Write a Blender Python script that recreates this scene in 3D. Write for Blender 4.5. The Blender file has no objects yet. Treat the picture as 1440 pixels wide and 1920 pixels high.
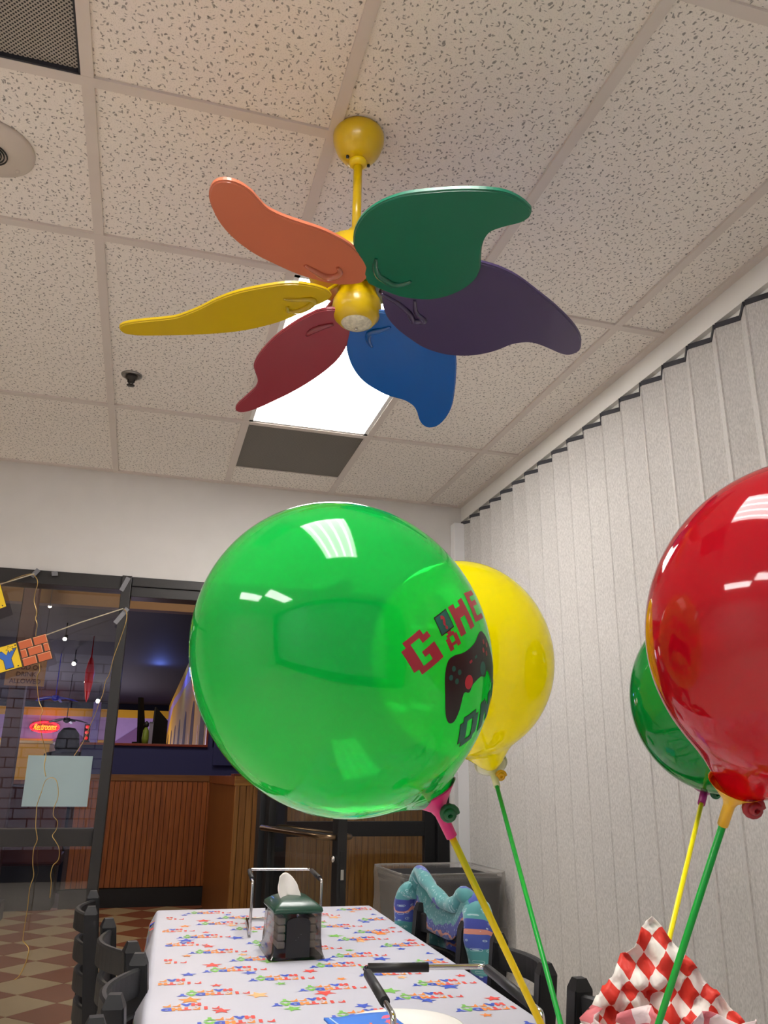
import bpy, bmesh, math, random
from mathutils import Vector, Matrix, noise
import numpy as np
random.seed(4)
C = bpy.context.scene.collection
PI = math.pi

# ------------------------------------------------------------------ camera
cam_d = bpy.data.cameras.new('camera'); cam = bpy.data.objects.new('camera', cam_d); C.objects.link(cam)
ZC = 1.2
F = Vector((0.2588, 0.9150, 0.3095)).normalized()
yaw, pit, rol = 0.2756, 0.3147, 0.0126
cy, sy, cp, sp = math.cos(yaw), math.sin(yaw), math.cos(pit), math.sin(pit)
F = Vector((sy*cp, cy*cp, sp)); R = Vector((cy, -sy, 0)); U = R.cross(F)
R2 = math.cos(rol)*R + math.sin(rol)*U; U2 = -math.sin(rol)*R + math.cos(rol)*U
cam.matrix_world = Matrix(((R2.x, U2.x, -F.x, 0), (R2.y, U2.y, -F.y, 0), (R2.z, U2.z, -F.z, ZC), (0, 0, 0, 1)))
cam_d.sensor_fit = 'VERTICAL'; cam_d.sensor_height = 24.0; cam_d.lens = 24.0*1530.07/1920.0
cam_d.clip_start = 0.02; cam_d.clip_end = 100
bpy.context.scene.camera = cam
# ------------------------------------------------------------------ world, exposure
w = bpy.data.worlds.new('world'); bpy.context.scene.world = w; w.use_nodes = True
w.node_tree.nodes['Background'].inputs[0].default_value = (0.02, 0.022, 0.03, 1)
w.node_tree.nodes['Background'].inputs[1].default_value = 0.3
sc = bpy.context.scene
sc.view_settings.view_transform = 'Standard'; sc.view_settings.look = 'None'
sc.view_settings.exposure = 0.0; sc.view_settings.gamma = 1.0; sc.view_settings.use_curve_mapping = False
sc.cycles.max_bounces = 14; sc.cycles.transparent_max_bounces = 24; sc.cycles.diffuse_bounces = 8
sc.cycles.glossy_bounces = 6; sc.cycles.transmission_bounces = 8
sc.cycles.caustics_reflective = False; sc.cycles.caustics_refractive = False
FIX_E = 15.0         # luminance of the fluorescent diffusers
def lamp(kind, name, loc, energy, col, size=0.1, rot=(0, 0, 0), **k):
    d = bpy.data.lights.new(name, kind); d.energy = energy; d.color = col
    if kind == 'AREA': d.size = size
    else: d.shadow_soft_size = size
    for a, b in k.items(): setattr(d, a, b)
    o = bpy.data.objects.new(name, d); o.location = loc; o.rotation_euler = rot; C.objects.link(o); return o
# fill lights added to brighten the hall beyond the glass, then its blue lamp
lamp('POINT', 'hall_fill', (-2.0, 12.0, 1.9), 26, (1.0, 0.75, 0.6), 0.3)
lamp('POINT', 'hall_fill', (-2.2, 20.0, 1.4), 170, (0.85, 0.75, 1.0), 0.5)
lamp('POINT', 'hall_fill', (-0.6, 21.5, 1.4), 90, (0.85, 0.75, 1.0), 0.5)
lamp('POINT', 'hall_fill', (-0.3, 11.5, 1.9), 9, (0.85, 0.72, 1.0), 0.2)
lamp('POINT', 'blue_lamp', (0.18, 15.0, 2.82), 14, (0.15, 0.25, 1.0), 0.1)
lamp('POINT', 'corridor_fill', (0.4, 7.2, 3.3), 75, (1.0, 0.82, 0.62), 0.25)  # unseen fill added to light the corridor walls and floor
lamp('POINT', 'corridor_fill', (-1.6, 6.2, 3.3), 95, (1.0, 0.85, 0.68), 0.25)

# ------------------------------------------------------------------ helpers
def lin(c):
    return tuple((x/12.92 if x <= 0.04045 else ((x+0.055)/1.055)**2.4) for x in [v/255 for v in c]) + (1,)
MATS = {}
def mat(name, col, rough=0.5, metal=0.0, var=0.05, vscale=8.0, bump=0.0, bscale=80.0, emit=None, es=0.0, coat=0.0, spec=0.5):
    if name in MATS: return MATS[name]
    m = bpy.data.materials.new(name); m.use_nodes = True; nt = m.node_tree; b = nt.nodes['Principled BSDF']
    b.inputs['Roughness'].default_value = rough; b.inputs['Metallic'].default_value = metal
    b.inputs['Specular IOR Level'].default_value = spec
    b.inputs['Coat Weight'].default_value = coat; b.inputs['Coat Roughness'].default_value = 0.08
    geo = nt.nodes.new('ShaderNodeNewGeometry')
    n = nt.nodes.new('ShaderNodeTexNoise'); n.inputs['Scale'].default_value = vscale; n.inputs['Detail'].default_value = 4
    nt.links.new(geo.outputs['Position'], n.inputs['Vector'])
    mx = nt.nodes.new('ShaderNodeMix'); mx.data_type = 'RGBA'; c = lin(col)
    mx.inputs['A'].default_value = tuple(max(0, x*(1-var)) for x in c[:3]) + (1,)
    mx.inputs['B'].default_value = tuple(min(1, x*(1+var)) for x in c[:3]) + (1,)
    nt.links.new(n.outputs['Fac'], mx.inputs['Factor']); nt.links.new(mx.outputs['Result'], b.inputs['Base Color'])
    if bump:
        n2 = nt.nodes.new('ShaderNodeTexNoise'); n2.inputs['Scale'].default_value = bscale; n2.inputs['Detail'].default_value = 3
        nt.links.new(geo.outputs['Position'], n2.inputs['Vector'])
        bp = nt.nodes.new('ShaderNodeBump'); bp.inputs['Strength'].default_value = bump; bp.inputs['Distance'].default_value = 0.002
        nt.links.new(n2.outputs['Fac'], bp.inputs['Height']); nt.links.new(bp.outputs['Normal'], b.inputs['Normal'])
    if emit: b.inputs['Emission Color'].default_value = lin(emit); b.inputs['Emission Strength'].default_value = es
    MATS[name] = m; return m
def schlick(nt, f0=0.04, extra=0.0, mul=1.0):
    N = nt.nodes.new; g = N('ShaderNodeNewGeometry'); d = N('ShaderNodeVectorMath'); d.operation = 'DOT_PRODUCT'
    nt.links.new(g.outputs['Normal'], d.inputs[0]); nt.links.new(g.outputs['Incoming'], d.inputs[1])
    def m(op, a, b=None, clamp=False):
        n = N('ShaderNodeMath'); n.operation = op; n.use_clamp = clamp
        for i, x in enumerate((a, b)):
            if x is None: continue
            if isinstance(x, (int, float)): n.inputs[i].default_value = x
            else: nt.links.new(x, n.inputs[i])
        return n.outputs[0]
    c = m('ABSOLUTE', d.outputs['Value']); p = m('POWER', m('SUBTRACT', 1.0, c, True), 5.0)
    return m('MULTIPLY', m('ADD', m('MULTIPLY', p, 1-f0), f0+extra, True), mul, True)
def bm_new(): return bmesh.new()
def box(bm, x0, x1, y0, y1, z0, z1, bev=0.0, mi=0):
    vs = [bm.verts.new(p) for p in [(x0,y0,z0),(x1,y0,z0),(x1,y1,z0),(x0,y1,z0),(x0,y0,z1),(x1,y0,z1),(x1,y1,z1),(x0,y1,z1)]]
    fs = [bm.faces.new([vs[i] for i in f]) for f in [(0,3,2,1),(4,5,6,7),(0,1,5,4),(1,2,6,5),(2,3,7,6),(3,0,4,7)]]
    for f in fs: f.material_index = mi
    if bev > 0:
        es = {e for f in fs for e in f.edges}
        bmesh.ops.bevel(bm, geom=list(es), offset=bev, segments=2, affect='EDGES', profile=0.6)
    return bm
def tube(bm, pts, r, seg=8, caps=True, flat=None):
    pts = [Vector(p) for p in pts]; n = len(pts); rings = []
    rr = r if isinstance(r, (list, tuple)) else [r]*n
    t0 = (pts[1]-pts[0]).normalized(); up = Vector((0,0,1)) if abs(t0.z) < 0.9 else Vector((1,0,0))
    nrm = t0.cross(up).normalized()
    for i, p in enumerate(pts):
        a = (pts[i]-pts[i-1]).normalized() if i else None; b = (pts[i+1]-pts[i]).normalized() if i < n-1 else None
        t = (a+b).normalized() if a and b and (a+b).length > 1e-6 else (a or b)
        nrm = (nrm - t*nrm.dot(t)); nrm = nrm.normalized() if nrm.length > 1e-6 else t.orthogonal().normalized()
        bn = t.cross(nrm); k = 1.0
        if a and b: k = 1/max(0.5, math.sqrt((1+a.dot(b))/2))
        fl = flat or 1.0
        rings.append([bm.verts.new(p + rr[i]*k*(math.cos(2*PI*j/seg)*nrm + fl*math.sin(2*PI*j/seg)*bn)) for j in range(seg)])
    for i in range(n-1):
        for j in range(seg):
            f = bm.faces.new((rings[i][j], rings[i][(j+1)%seg], rings[i+1][(j+1)%seg], rings[i+1][j])); f.smooth = True
    if caps: bm.faces.new(rings[0][::-1]); bm.faces.new(rings[-1])
    return bm
def lathe(bm, prof, seg=32, cx=0, cy_=0, cz=0, cap=True, M=None):
    rings = []
    for (r, z) in prof:
        rings.append([bm.verts.new((M or Matrix()) @ Vector((cx+r*math.cos(2*PI*j/seg), cy_+r*math.sin(2*PI*j/seg), cz+z))) for j in range(seg)])
    for i in range(len(prof)-1):
        for j in range(seg):
            f = bm.faces.new((rings[i][j], rings[i][(j+1)%seg], rings[i+1][(j+1)%seg], rings[i+1][j])); f.smooth = True
    if cap:
        if prof[0][0] > 1e-5: bm.faces.new(rings[0][::-1])
        if prof[-1][0] > 1e-5: bm.faces.new(rings[-1])
    return bm
def extrude_poly(bm, pts, fn, t, mi=0):
    """polygon pts (2D) mapped by fn(u,v,h) at h=0 and h=t"""
    a = [bm.verts.new(fn(u, v, 0)) for u, v in pts]; b = [bm.verts.new(fn(u, v, t)) for u, v in pts]; n = len(pts)
    f1 = bm.faces.new(a[::-1]); f2 = bm.faces.new(b); fs = [f1, f2]
    for i in range(n): fs.append(bm.faces.new((a[i], a[(i+1)%n], b[(i+1)%n], b[i])))
    for f in fs: f.material_index = mi
    return bm
def obj(name, bm, m, parent=None, loc=None, rot=None, fix=True):
    if fix: bmesh.ops.recalc_face_normals(bm, faces=bm.faces[:])
    me = bpy.data.meshes.new(name); bm.to_mesh(me); bm.free()
    for x in (m if isinstance(m, (list, tuple)) else [m]): me.materials.append(x)
    o = bpy.data.objects.new(name, me); C.objects.link(o)
    if parent: o.parent = parent
    if loc: o.location = loc
    if rot: o.rotation_euler = rot
    return o
def inst(name, me, parent=None, loc=(0,0,0), rot=(0,0,0)):
    o = bpy.data.objects.new(name, me); C.objects.link(o); o.parent = parent; o.location = loc; o.rotation_euler = rot; return o
def tag(o, label, cat, group=None):
    o['label'] = label; o['category'] = cat
    if group: o['group'] = group
    return o
def thing(name, label, cat, loc=(0,0,0), rotz=0, group=None):
    o = bpy.data.objects.new(name, None); C.objects.link(o); o.location = loc; o.rotation_euler = (0,0,rotz); o.empty_display_size = 0.05
    return tag(o, label, cat, group)
def struct(name, parent=None):
    o = bpy.data.objects.new(name, None); C.objects.link(o); o['kind'] = 'structure'; o.empty_display_size = 0.05; return o
def sobj(name, bm, m, **k):
    o = obj(name, bm, m, **k); o['kind'] = 'structure'; return o
def bxo(name, dims, m, parent=None, bev=0.0, **k):
    return obj(name, box(bm_new(), *dims, bev=bev), m, parent, **k)
def glass_mat(name, tint=(1,1,1), rough=0.0, ior=1.5, extra=0.0):
    m = bpy.data.materials.new(name); m.use_nodes = True; nt = m.node_tree; nt.nodes.clear()
    out = nt.nodes.new('ShaderNodeOutputMaterial'); tr = nt.nodes.new('ShaderNodeBsdfTransparent'); tr.inputs[0].default_value = (*tint, 1)
    gl = nt.nodes.new('ShaderNodeBsdfGlossy'); gl.inputs['Roughness'].default_value = rough
    fr = schlick(nt, 0.04, extra)
    mx = nt.nodes.new('ShaderNodeMixShader')
    nt.links.new(fr, mx.inputs[0]); nt.links.new(tr.outputs[0], mx.inputs[1]); nt.links.new(gl.outputs[0], mx.inputs[2])
    nt.links.new(mx.outputs[0], out.inputs[0]); MATS[name] = m; return m

# ------------------------------------------------------------------ materials
def ceiling_mat():
    m = mat('acoustic_tile', (236, 230, 222), 0.9, var=0.03, bump=0.5, bscale=260, spec=0.1)
    nt = m.node_tree; b = nt.nodes['Principled BSDF']; geo = [n for n in nt.nodes if n.type == 'NEW_GEOMETRY'][0]
    mx0 = [n for n in nt.nodes if n.type == 'MIX'][0]
    # short dark fissures : warped voronoi cells, thresholded, stretched two ways
    prev = mx0.outputs['Result']
    for sc_, st, th, dark, rz in ((62, (1.0, 0.5, 1), 0.10, 0.42, 0.5), (70, (0.5, 1.0, 1), 0.09, 0.5, 0.2), (190, (1, 1, 1), 0.16, 0.86, 0)):
        mp = nt.nodes.new('ShaderNodeMapping'); mp.inputs['Scale'].default_value = st; mp.inputs['Rotation'].default_value = (0, 0, rz)
        nz = nt.nodes.new('ShaderNodeTexNoise'); nz.inputs['Scale'].default_value = 45; nz.inputs['Detail'].default_value = 2
        nt.links.new(geo.outputs['Position'], nz.inputs['Vector'])
        va = nt.nodes.new('ShaderNodeVectorMath'); va.operation = 'MULTIPLY_ADD'; va.inputs[1].default_value = (0.022, 0.022, 0)
        nt.links.new(nz.outputs['Color'], va.inputs[0]); nt.links.new(geo.outputs['Position'], va.inputs[2])
        nt.links.new(va.outputs[0], mp.inputs['Vector'])
        vo = nt.nodes.new('ShaderNodeTexVoronoi'); vo.inputs['Scale'].default_value = sc_; vo.voronoi_dimensions = '2D'
        nt.links.new(mp.outputs[0], vo.inputs['Vector'])
        cr = nt.nodes.new('ShaderNodeMapRange'); cr.inputs['From Min'].default_value = th; cr.inputs['From Max'].default_value = th+0.06
        cr.inputs['To Min'].default_value = dark; cr.inputs['To Max'].default_value = 1.0
        nt.links.new(vo.outputs['Distance'], cr.inputs['Value'])
        mu = nt.nodes.new('ShaderNodeMix'); mu.data_type = 'RGBA'; mu.blend_type = 'MULTIPLY'; mu.inputs['Factor'].default_value = 1
        nt.links.new(prev, mu.inputs['A']); nt.links.new(cr.outputs[0], mu.inputs['B']); prev = mu.outputs['Result']
    nt.links.new(prev, b.inputs['Base Color'])
    return m
M_tile = ceiling_mat()
M_bar = mat('painted_grid', (212, 203, 195), 0.5, bump=0.05)
M_wall = mat('white_wall_paint', (208, 205, 200), 0.7, bump=0.12, bscale=220)
M_side = mat('side_wall_paint', (228, 224, 216), 0.8, bump=0.1)
M_frame = mat('dark_bronze_frame', (44, 42, 40), 0.42, 0.3, bump=0.05)
M_black = mat('black_paint', (12, 12, 14), 0.5, bump=0.1, bscale=300)
M_rubber = mat('black_rubber', (20, 20, 21), 0.5)
M_chrome = mat('chrome', (210, 208, 206), 0.12, 1.0)
M_brass = mat('worn_bronze', (120, 100, 78), 0.3, 1.0)
M_glass = glass_mat('window_glass', (0.95, 0.965, 0.96), 0.0, 1.5, 0.005)
M_fabric = None
def fabric_mat():
    m = mat('partition_fabric', (199, 196, 191), 0.95, var=0.05, vscale=3, spec=0.1)
    nt = m.node_tree; b = nt.nodes['Principled BSDF']; geo = [n for n in nt.nodes if n.type == 'NEW_GEOMETRY'][0]; mx0 = [n for n in nt.nodes if n.type == 'MIX'][0]
    n2 = nt.nodes.new('ShaderNodeTexNoise'); n2.inputs['Scale'].default_value = 260; n2.inputs['Detail'].default_value = 4
    mp = nt.nodes.new('ShaderNodeMapping'); mp.inputs['Scale'].default_value = (1, 1, 0.35)
    nt.links.new(geo.outputs['Position'], mp.inputs['Vector']); nt.links.new(mp.outputs[0], n2.inputs['Vector'])
    cr = nt.nodes.new('ShaderNodeMapRange'); cr.inputs['From Min'].default_value = 0.3; cr.inputs['From Max'].default_value = 0.7; cr.inputs['To Min'].default_value = 0.76; cr.inputs['To Max'].default_value = 1.08
    nt.links.new(n2.outputs['Fac'], cr.inputs['Value'])
    mu = nt.nodes.new('ShaderNodeMix'); mu.data_type = 'RGBA'; mu.blend_type = 'MULTIPLY'; mu.inputs['Factor'].default_value = 1
    nt.links.new(mx0.outputs['Result'], mu.inputs['A']); nt.links.new(cr.outputs[0], mu.inputs['B']); nt.links.new(mu.outputs['Result'], b.inputs['Base Color'])
    bp = nt.nodes.new('ShaderNodeBump'); bp.inputs['Strength'].default_value = 0.3; bp.inputs['Distance'].default_value = 0.001
    nt.links.new(n2.outputs['Fac'], bp.inputs['Height']); nt.links.new(bp.outputs['Normal'], b.inputs['Normal'])
    return m
M_fabric = fabric_mat()
def wood_mat(name, c0, c1, rough=0.4, axis='z'):
    m = bpy.data.materials.new(name); m.use_nodes = True; nt = m.node_tree; b = nt.nodes['Principled BSDF']; b.inputs['Roughness'].default_value = rough
    geo = nt.nodes.new('ShaderNodeNewGeometry'); mp = nt.nodes.new('ShaderNodeMapping')
    mp.inputs['Scale'].default_value = (40, 40, 2.0) if axis == 'z' else (3, 3, 40)
    n = nt.nodes.new('ShaderNodeTexNoise'); n.inputs['Scale'].default_value = 1.5; n.inputs['Detail'].default_value = 6; n.inputs['Distortion'].default_value = 0.6
    cr = nt.nodes.new('ShaderNodeValToRGB'); cr.color_ramp.elements[0].color = lin(c0); cr.color_ramp.elements[1].color = lin(c1)
    cr.color_ramp.elements[0].position = 0.3; cr.color_ramp.elements[1].position = 0.7
    nt.links.new(geo.outputs['Position'], mp.inputs[0]); nt.links.new(mp.outputs[0], n.inputs['Vector']); nt.links.new(n.outputs['Fac'], cr.inputs[0]); nt.links.new(cr.outputs[0], b.inputs['Base Color'])
    MATS[name] = m; return m
M_oak = wood_mat('honey_oak', (150, 96, 42), (196, 138, 66))
M_oak_h = wood_mat('honey_oak_trim', (168, 108, 44), (204, 146, 66), axis='x')

# ------------------------------------------------------------------ room shell
GU = 0.6096; GX = -0.4593*GU; XW = 1.771; YW = 4.511; ZCEIL = 2.801
XL = [GX+i*GU for i in range(-7, 4)]           # runs of the grid along y (i from -7 to 3)
Y0, Y1, Y2, YM = 1.7057, 2.3348, 3.6133, 1.0937
ceil = struct('ceiling')
BW = 0.030
def tile(x0, x1, y0, y1, m=None, name='ceiling_tile'):
    return bxo(name, (x0+0.004, x1-0.004, y0+0.004, y1-0.004, ZCEIL+0.007, ZCEIL+0.024), m or M_tile, ceil)
def bar_y(x, y0, y1): return bxo('grid_bar', (x-BW/2, x+BW/2, y0, y1, ZCEIL-0.001, ZCEIL+0.007), M_bar, ceil)
def bar_x(y, x0, x1): return bxo('grid_bar', (x0, x1, y-BW/2, y+BW/2, ZCEIL-0.0015, ZCEIL+0.0065), M_bar, ceil)
YB = -1.9
fixtures = []; vents = []
rowsL = [YB, -1.3434, -0.1242, YM, Y0, Y1, Y2, YW]
rowsR = [YB, -1.3434, -0.1242, YM, Y1, Y2, YW]
special = {(-1, YM): 'return', (1, Y1): 'light', (0, -0.1242): 'light', (-4, -1.3434): 'light', (-4, YM): 'none', (-5, -0.1242): 'light'}
for i in range(-7, 4):
    x0 = GX+i*GU; x1 = min(GX+(i+1)*GU, XW)
    rows = rowsL if i < 1 else rowsR
    bar_y(x0, YB, YW)
    for a, b in zip(rows[:-1], rows[1:]):
        k = special.get((i, a))
        if k == 'light': fixtures.append((x0, x1, a, b))
        elif k == 'return': vents.append((x0, x1, a, b))
        elif i == 1 and a == Y2: vents.append((x0, x1, a, 4.235)); tile(x0, x1, 4.235, YW)
        else: tile(x0, x1, a, b)
        if a > YB: bar_x(a, x0, x1)
# wall angle along the walls
bxo('grid_bar', (GX-7*GU, XW, YW-0.024, YW, ZCEIL-0.002, ZCEIL+0.007), M_bar, ceil)
bxo('grid_bar', (XW-0.03, XW+0.01, YB, YW, ZCEIL-0.0025, ZCEIL+0.007), M_bar, ceil)
bxo('ceiling_void', (GX-7*GU, XW+0.2, YB, YW+0.1, ZCEIL+0.10, ZCEIL+0.13), M_side, ceil)

XLEFT = GX-7*GU
# walls
bm = bm_new(); box(bm, XLEFT, 1.90, YW, YW+0.14, 2.213, ZCEIL+0.03); box(bm, 1.668, 1.90, YW-0.0, YW+0.14, 0, 2.213)
sobj('wall_back', bm, M_wall)
sobj('wall_left', box(bm_new(), XLEFT-0.1, XLEFT, YB, YW, 0, ZCEIL+0.03), M_side)
sobj('wall_right', box(bm_new(), XW+0.10, XW+0.2, YB, YW, 0, ZCEIL+0.03), M_side)
# painted brick wall behind the viewer, mirrored in the glass front
wf = struct('wall_front')
bxo('wall_backing', (XLEFT, XW+0.1, YB-0.12, YB-0.02, 0, ZCEIL+0.03), mat('brick_mortar', (50, 56, 84), 0.9), wf)
M_pbrick = mat('painted_brick', (184, 192, 226), 0.7, var=0.25, vscale=4, bump=0.5, bscale=60)
bme = box(bm_new(), -0.155, 0.155, -0.03, 0.0, 0.004, 0.105, bev=0.006); me_b = bpy.data.meshes.new('brick'); bme.to_mesh(me_b); bme.free(); me_b.materials.append(M_pbrick)
nb = 0
for r in range(22, 2, -1):
    for c in range(15):
        x = XLEFT+0.2+c*0.33+(0.165 if r % 2 else 0) + 0.5
        if x > 1.75 or nb >= 300 or r*0.115+0.1 > ZCEIL: continue
        inst('brick', me_b, wf, (x+random.uniform(-.004,.004), YB+random.uniform(-0.004, 0.004), r*0.115), (0, 0, random.uniform(-.008,.008))); nb += 1

# floor : clay and sand coloured tiles laid diagonally
flo = struct('floor')
bxo('floor_slab', (XLEFT-0.1, 3.5, YB-0.1, 24.2, -0.05, -0.004), mat('grout', (58, 46, 38), 0.8), flo)
side = 0.463/math.sqrt(2)
def tmesh(n, m):
    b_ = box(bm_new(), -side/2+0.0025, side/2-0.0025, -side/2+0.0025, side/2-0.0025, -0.012, 0, bev=0.0015)
    bmesh.ops.rotate(b_, verts=b_.verts[:], matrix=Matrix.Rotation(PI/4, 3, 'Z')); me = bpy.data.meshes.new(n); b_.to_mesh(me); b_.free(); me.materials.append(m); return me
M_t1 = mat('sand_tile', (176, 154, 120), 0.45, var=0.12, vscale=9, bump=0.1); M_t2 = mat('clay_tile', (134, 78, 54), 0.45, var=0.14, vscale=9, bump=0.1)
tl, td = tmesh('tile_sand', M_t1), tmesh('tile_clay', M_t2)
for j in range(0, 22):
    for i in range(-9, 10):
        par = (i+j) % 2
        x = -0.539+i*0.2315; y = 4.939+j*0.2315
        if par: continue
        if y > 8.95 or y < 4.6 or x > 0.75 or x < -1.9: continue
        light = (i % 2 == 0)
        inst('floor_tile', tl if light else td, flo, (x, y, random.uniform(-.0006, .0006)))
# remaining floor inside the room, seen only by reflection : made pale to bounce more light
bxo('floor_area', (XLEFT, 1.9, YB, 4.64, -0.01, 0.0), mat('pale_room_floor', (222, 212, 198), 0.5), flo)

# fluorescent troffers
M_diff = mat('lit_diffuser', (255, 255, 255), 0.5, emit=(255, 251, 248), es=FIX_E, var=0)
M_tubeL = mat('lit_tube', (255, 255, 255), 0.5, emit=(255, 251, 248), es=FIX_E*2.3, var=0)
labs = ['glowing ceiling light panel directly behind the fan in the ceiling grid', 'glowing ceiling light panel above the balloons', 'far glowing ceiling light panel in left rear of room', 'glowing ceiling light panel out at the left side']
fixtures.sort(key=lambda f: -f[2])
for k, (x0, x1, a, b) in enumerate(fixtures):
    vis = k == 0
    t = thing('ceiling_light', labs[k], 'ceiling light', ((x0+x1)/2, (a+b)/2, ZCEIL), 0, 'fluorescent ceiling light panels')
    hx, hy = (x1-x0)/2-0.014, (b-a)/2-0.014
    bm = bm_new()
    for d in ((-hx, -hx+0.02, -hy, hy), (hx-0.02, hx, -hy, hy), (-hx, hx, -hy, -hy+0.02), (-hx, hx, hy-0.02, hy)): box(bm, *d, 0.001, 0.012)
    obj('frame', bm, mat('light_frame', (235, 235, 232), 0.4), t)
    bxo('diffuser', (-hx+0.02, hx-0.02, -hy+0.02, hy-0.02, 0.004, 0.008), M_diff, t)
    bm = bm_new()
    for q in range(4):
        xx = (-1.5+q)*hx*2/4.4; tube(bm, [(xx, -hy+0.04, 0.0015), (xx, hy-0.04, 0.0015)], 0.011, 8, flat=0.35)
    obj('lamp_tube', bm, M_tubeL, t)
    bxo('housing', (-hx, hx, -hy, hy, 0.02, 0.08), M_side, t)

# air grilles
def perf_mat(name, base, hole, s, size):
    m = bpy.data.materials.new(name); m.use_nodes = True; nt = m.node_tree; b = nt.nodes['Principled BSDF']; b.inputs['Roughness'].default_value = 0.5
    geo = nt.nodes.new('ShaderNodeNewGeometry'); mp = nt.nodes.new('ShaderNodeMapping'); mp.inputs['Rotation'].default_value = (0, 0, PI/4)
    vo = nt.nodes.new('ShaderNodeTexVoronoi'); vo.voronoi_dimensions = '2D'; vo.inputs['Scale'].default_value = s; vo.inputs['Randomness'].default_value = 0
    cr = nt.nodes.new('ShaderNodeMapRange'); cr.inputs['From Min'].default_value = size; cr.inputs['From Max'].default_value = size+0.06
    mx = nt.nodes.new('ShaderNodeMix'); mx.data_type = 'RGBA'; mx.inputs['A'].default_value = lin(hole); mx.inputs['B'].default_value = lin(base)
    nt.links.new(geo.outputs['Position'], mp.inputs[0]); nt.links.new(mp.outputs[0], vo.inputs['Vector']); nt.links.new(vo.outputs['Distance'], cr.inputs['Value']); nt.links.new(cr.outputs[0], mx.inputs['Factor']); nt.links.new(mx.outputs['Result'], b.inputs['Base Color'])
    MATS[name] = m; return m
M_perf = perf_mat('perforated_steel', (165, 158, 148), (14, 14, 16), 128, 0.30); M_perf2 = perf_mat('dusty_return_grille', (118, 112, 102), (58, 54, 48), 150, 0.33)
for k, (x0, x1, a, b) in enumerate(vents):
    near = a < 2
    t = thing('ceiling_vent', 'perforated metal air grille cut by top left corner of ceiling' if near else 'dark dusty air return grille between light panel and back wall', 'air vent', ((x0+x1)/2, (a+b)/2, ZCEIL), 0, 'ceiling air grilles')
    hx, hy = (x1-x0)/2-0.016, (b-a)/2-0.016
    bxo('perforated_plate', (-hx, hx, -hy, hy, 0.012 if near else 0.004, 0.016 if near else 0.008), M_perf if near else M_perf2, t)
    bm = bm_new()
    for d in ((-hx-.001, -hx+0.004, -hy, hy), (hx-0.004, hx+.001, -hy, hy), (-hx, hx, -hy-.001, -hy+0.004), (-hx, hx, hy-0.004, hy+.001)): box(bm, *d, 0.0, 0.02)
    obj('frame', bm, mat('grille_edge', (40, 42, 48), 0.5) if near else M_bar, t)

# sprinkler
t = thing('sprinkler_head', 'small recessed fire sprinkler with chrome ring in ceiling tile', 'sprinkler', (-0.188, 3.286, ZCEIL+0.007))
obj('ring', lathe(bm_new(), [(0.044, 0.0), (0.042, -0.005), (0.030, -0.008), (0.026, -0.004)], 24), mat('dull_chrome', (150, 148, 144), 0.3, 0.9), t)
bm = bm_new(); lathe(bm, [(0.024, 0), (0.022, -0.018), (0.012, -0.022), (0.010, -0.034), (0.004, -0.036), (0.0, -0.036)], 16)
tube(bm, [(-0.014, 0, -0.018), (-0.013, 0, -0.032), (0, 0, -0.046), (0.013, 0, -0.032), (0.014, 0, -0.018)], 0.0025, 6)
obj('nozzle', bm, mat('dark_nozzle', (60, 56, 52), 0.4, 0.6), t)
bm = bm_new(); lathe(bm, [(0.001, -0.047), (0.017, -0.047), (0.017, -0.0485), (0.001, -0.0485)], 12); obj('deflector', bm, mat('dark_nozzle', (60, 56, 52)), t)
# smoke / alarm speaker
t = thing('ceiling_speaker', 'round white ceiling alarm speaker with ringed centre at left edge', 'speaker', (-0.545, 2.02, ZCEIL+0.007))
obj('cover', lathe(bm_new(), [(0.112, 0), (0.112, -0.006), (0.105, -0.012), (0.058, -0.020), (0.0, -0.022)], 48), mat('speaker_white', (200, 190, 178), 0.5), t)
bm = bm_new()
for q in range(5):
    r = 0.012+q*0.0075; lathe(bm, [(r, -0.021), (r, -0.0245), (r+0.0028, -0.0245), (r+0.0028, -0.021)], 32, cap=False)
obj('grille_rings', bm, mat('grille_dark', (40, 40, 34), 0.6), t)
obj('screw', lathe(bm_new(), [(0.006, -0.012), (0.006, -0.019), (0.0, -0.020)], 12, cx=0.062, cy_=0.06), mat('speaker_white', (200, 190, 178)), t)

# ------------------------------------------------------------------ glass front
trim = struct('trim_1')
bxo('header_beam', (XLEFT, -0.17, YW-0.01, YW+0.12, 2.140, 2.213), M_frame, trim, bev=0.003)
bxo('header_beam', (-0.13, 1.668, YW-0.01, YW+0.12, 2.163, 2.213), M_frame, trim, bev=0.003)
bxo('door_stop', (-0.13, 1.64, YW-0.004, YW+0.12, 2.107, 2.160), M_frame, trim, bev=0.003)
bxo('mullion', (-0.182, -0.132, YW-0.03, YW+0.13, 0, 2.213), M_frame, trim, bev=0.003)
bxo('mullion', (0.625, 0.665, YW-0.01, YW+0.12, 0, 2.16), M_black, trim, bev=0.003)
bxo('jamb', (1.600, 1.668, YW-0.012, YW+0.12, 0, 2.213), M_black, trim, bev=0.003)
w1 = struct('window_1')
bxo('mid_rail', (-2.4, -0.182, YW, YW+0.1, 0.865, 0.945), M_frame, w1, bev=0.003)
bxo('bottom_rail', (-2.4, -0.182, YW, YW+0.1, 0.0, 0.06), M_frame, w1, bev=0.003)
bxo('stile', (-1.36, -1.31, YW-0.01, YW+0.1, 0.0, 2.14), M_frame, w1, bev=0.003)
for a, b in ((-2.4, -1.36), (-1.31, -0.182)):
    bxo('pane', (a, b, YW+0.045, YW+0.051, 0.945, 2.14), M_glass, w1); bxo('pane', (a, b, YW+0.045, YW+0.051, 0.06, 0.865), M_glass, w1)
sobj('wall_back_left', box(bm_new(), XLEFT, -2.4, YW, YW+0.14, 0, 2.213), M_wall)
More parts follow.
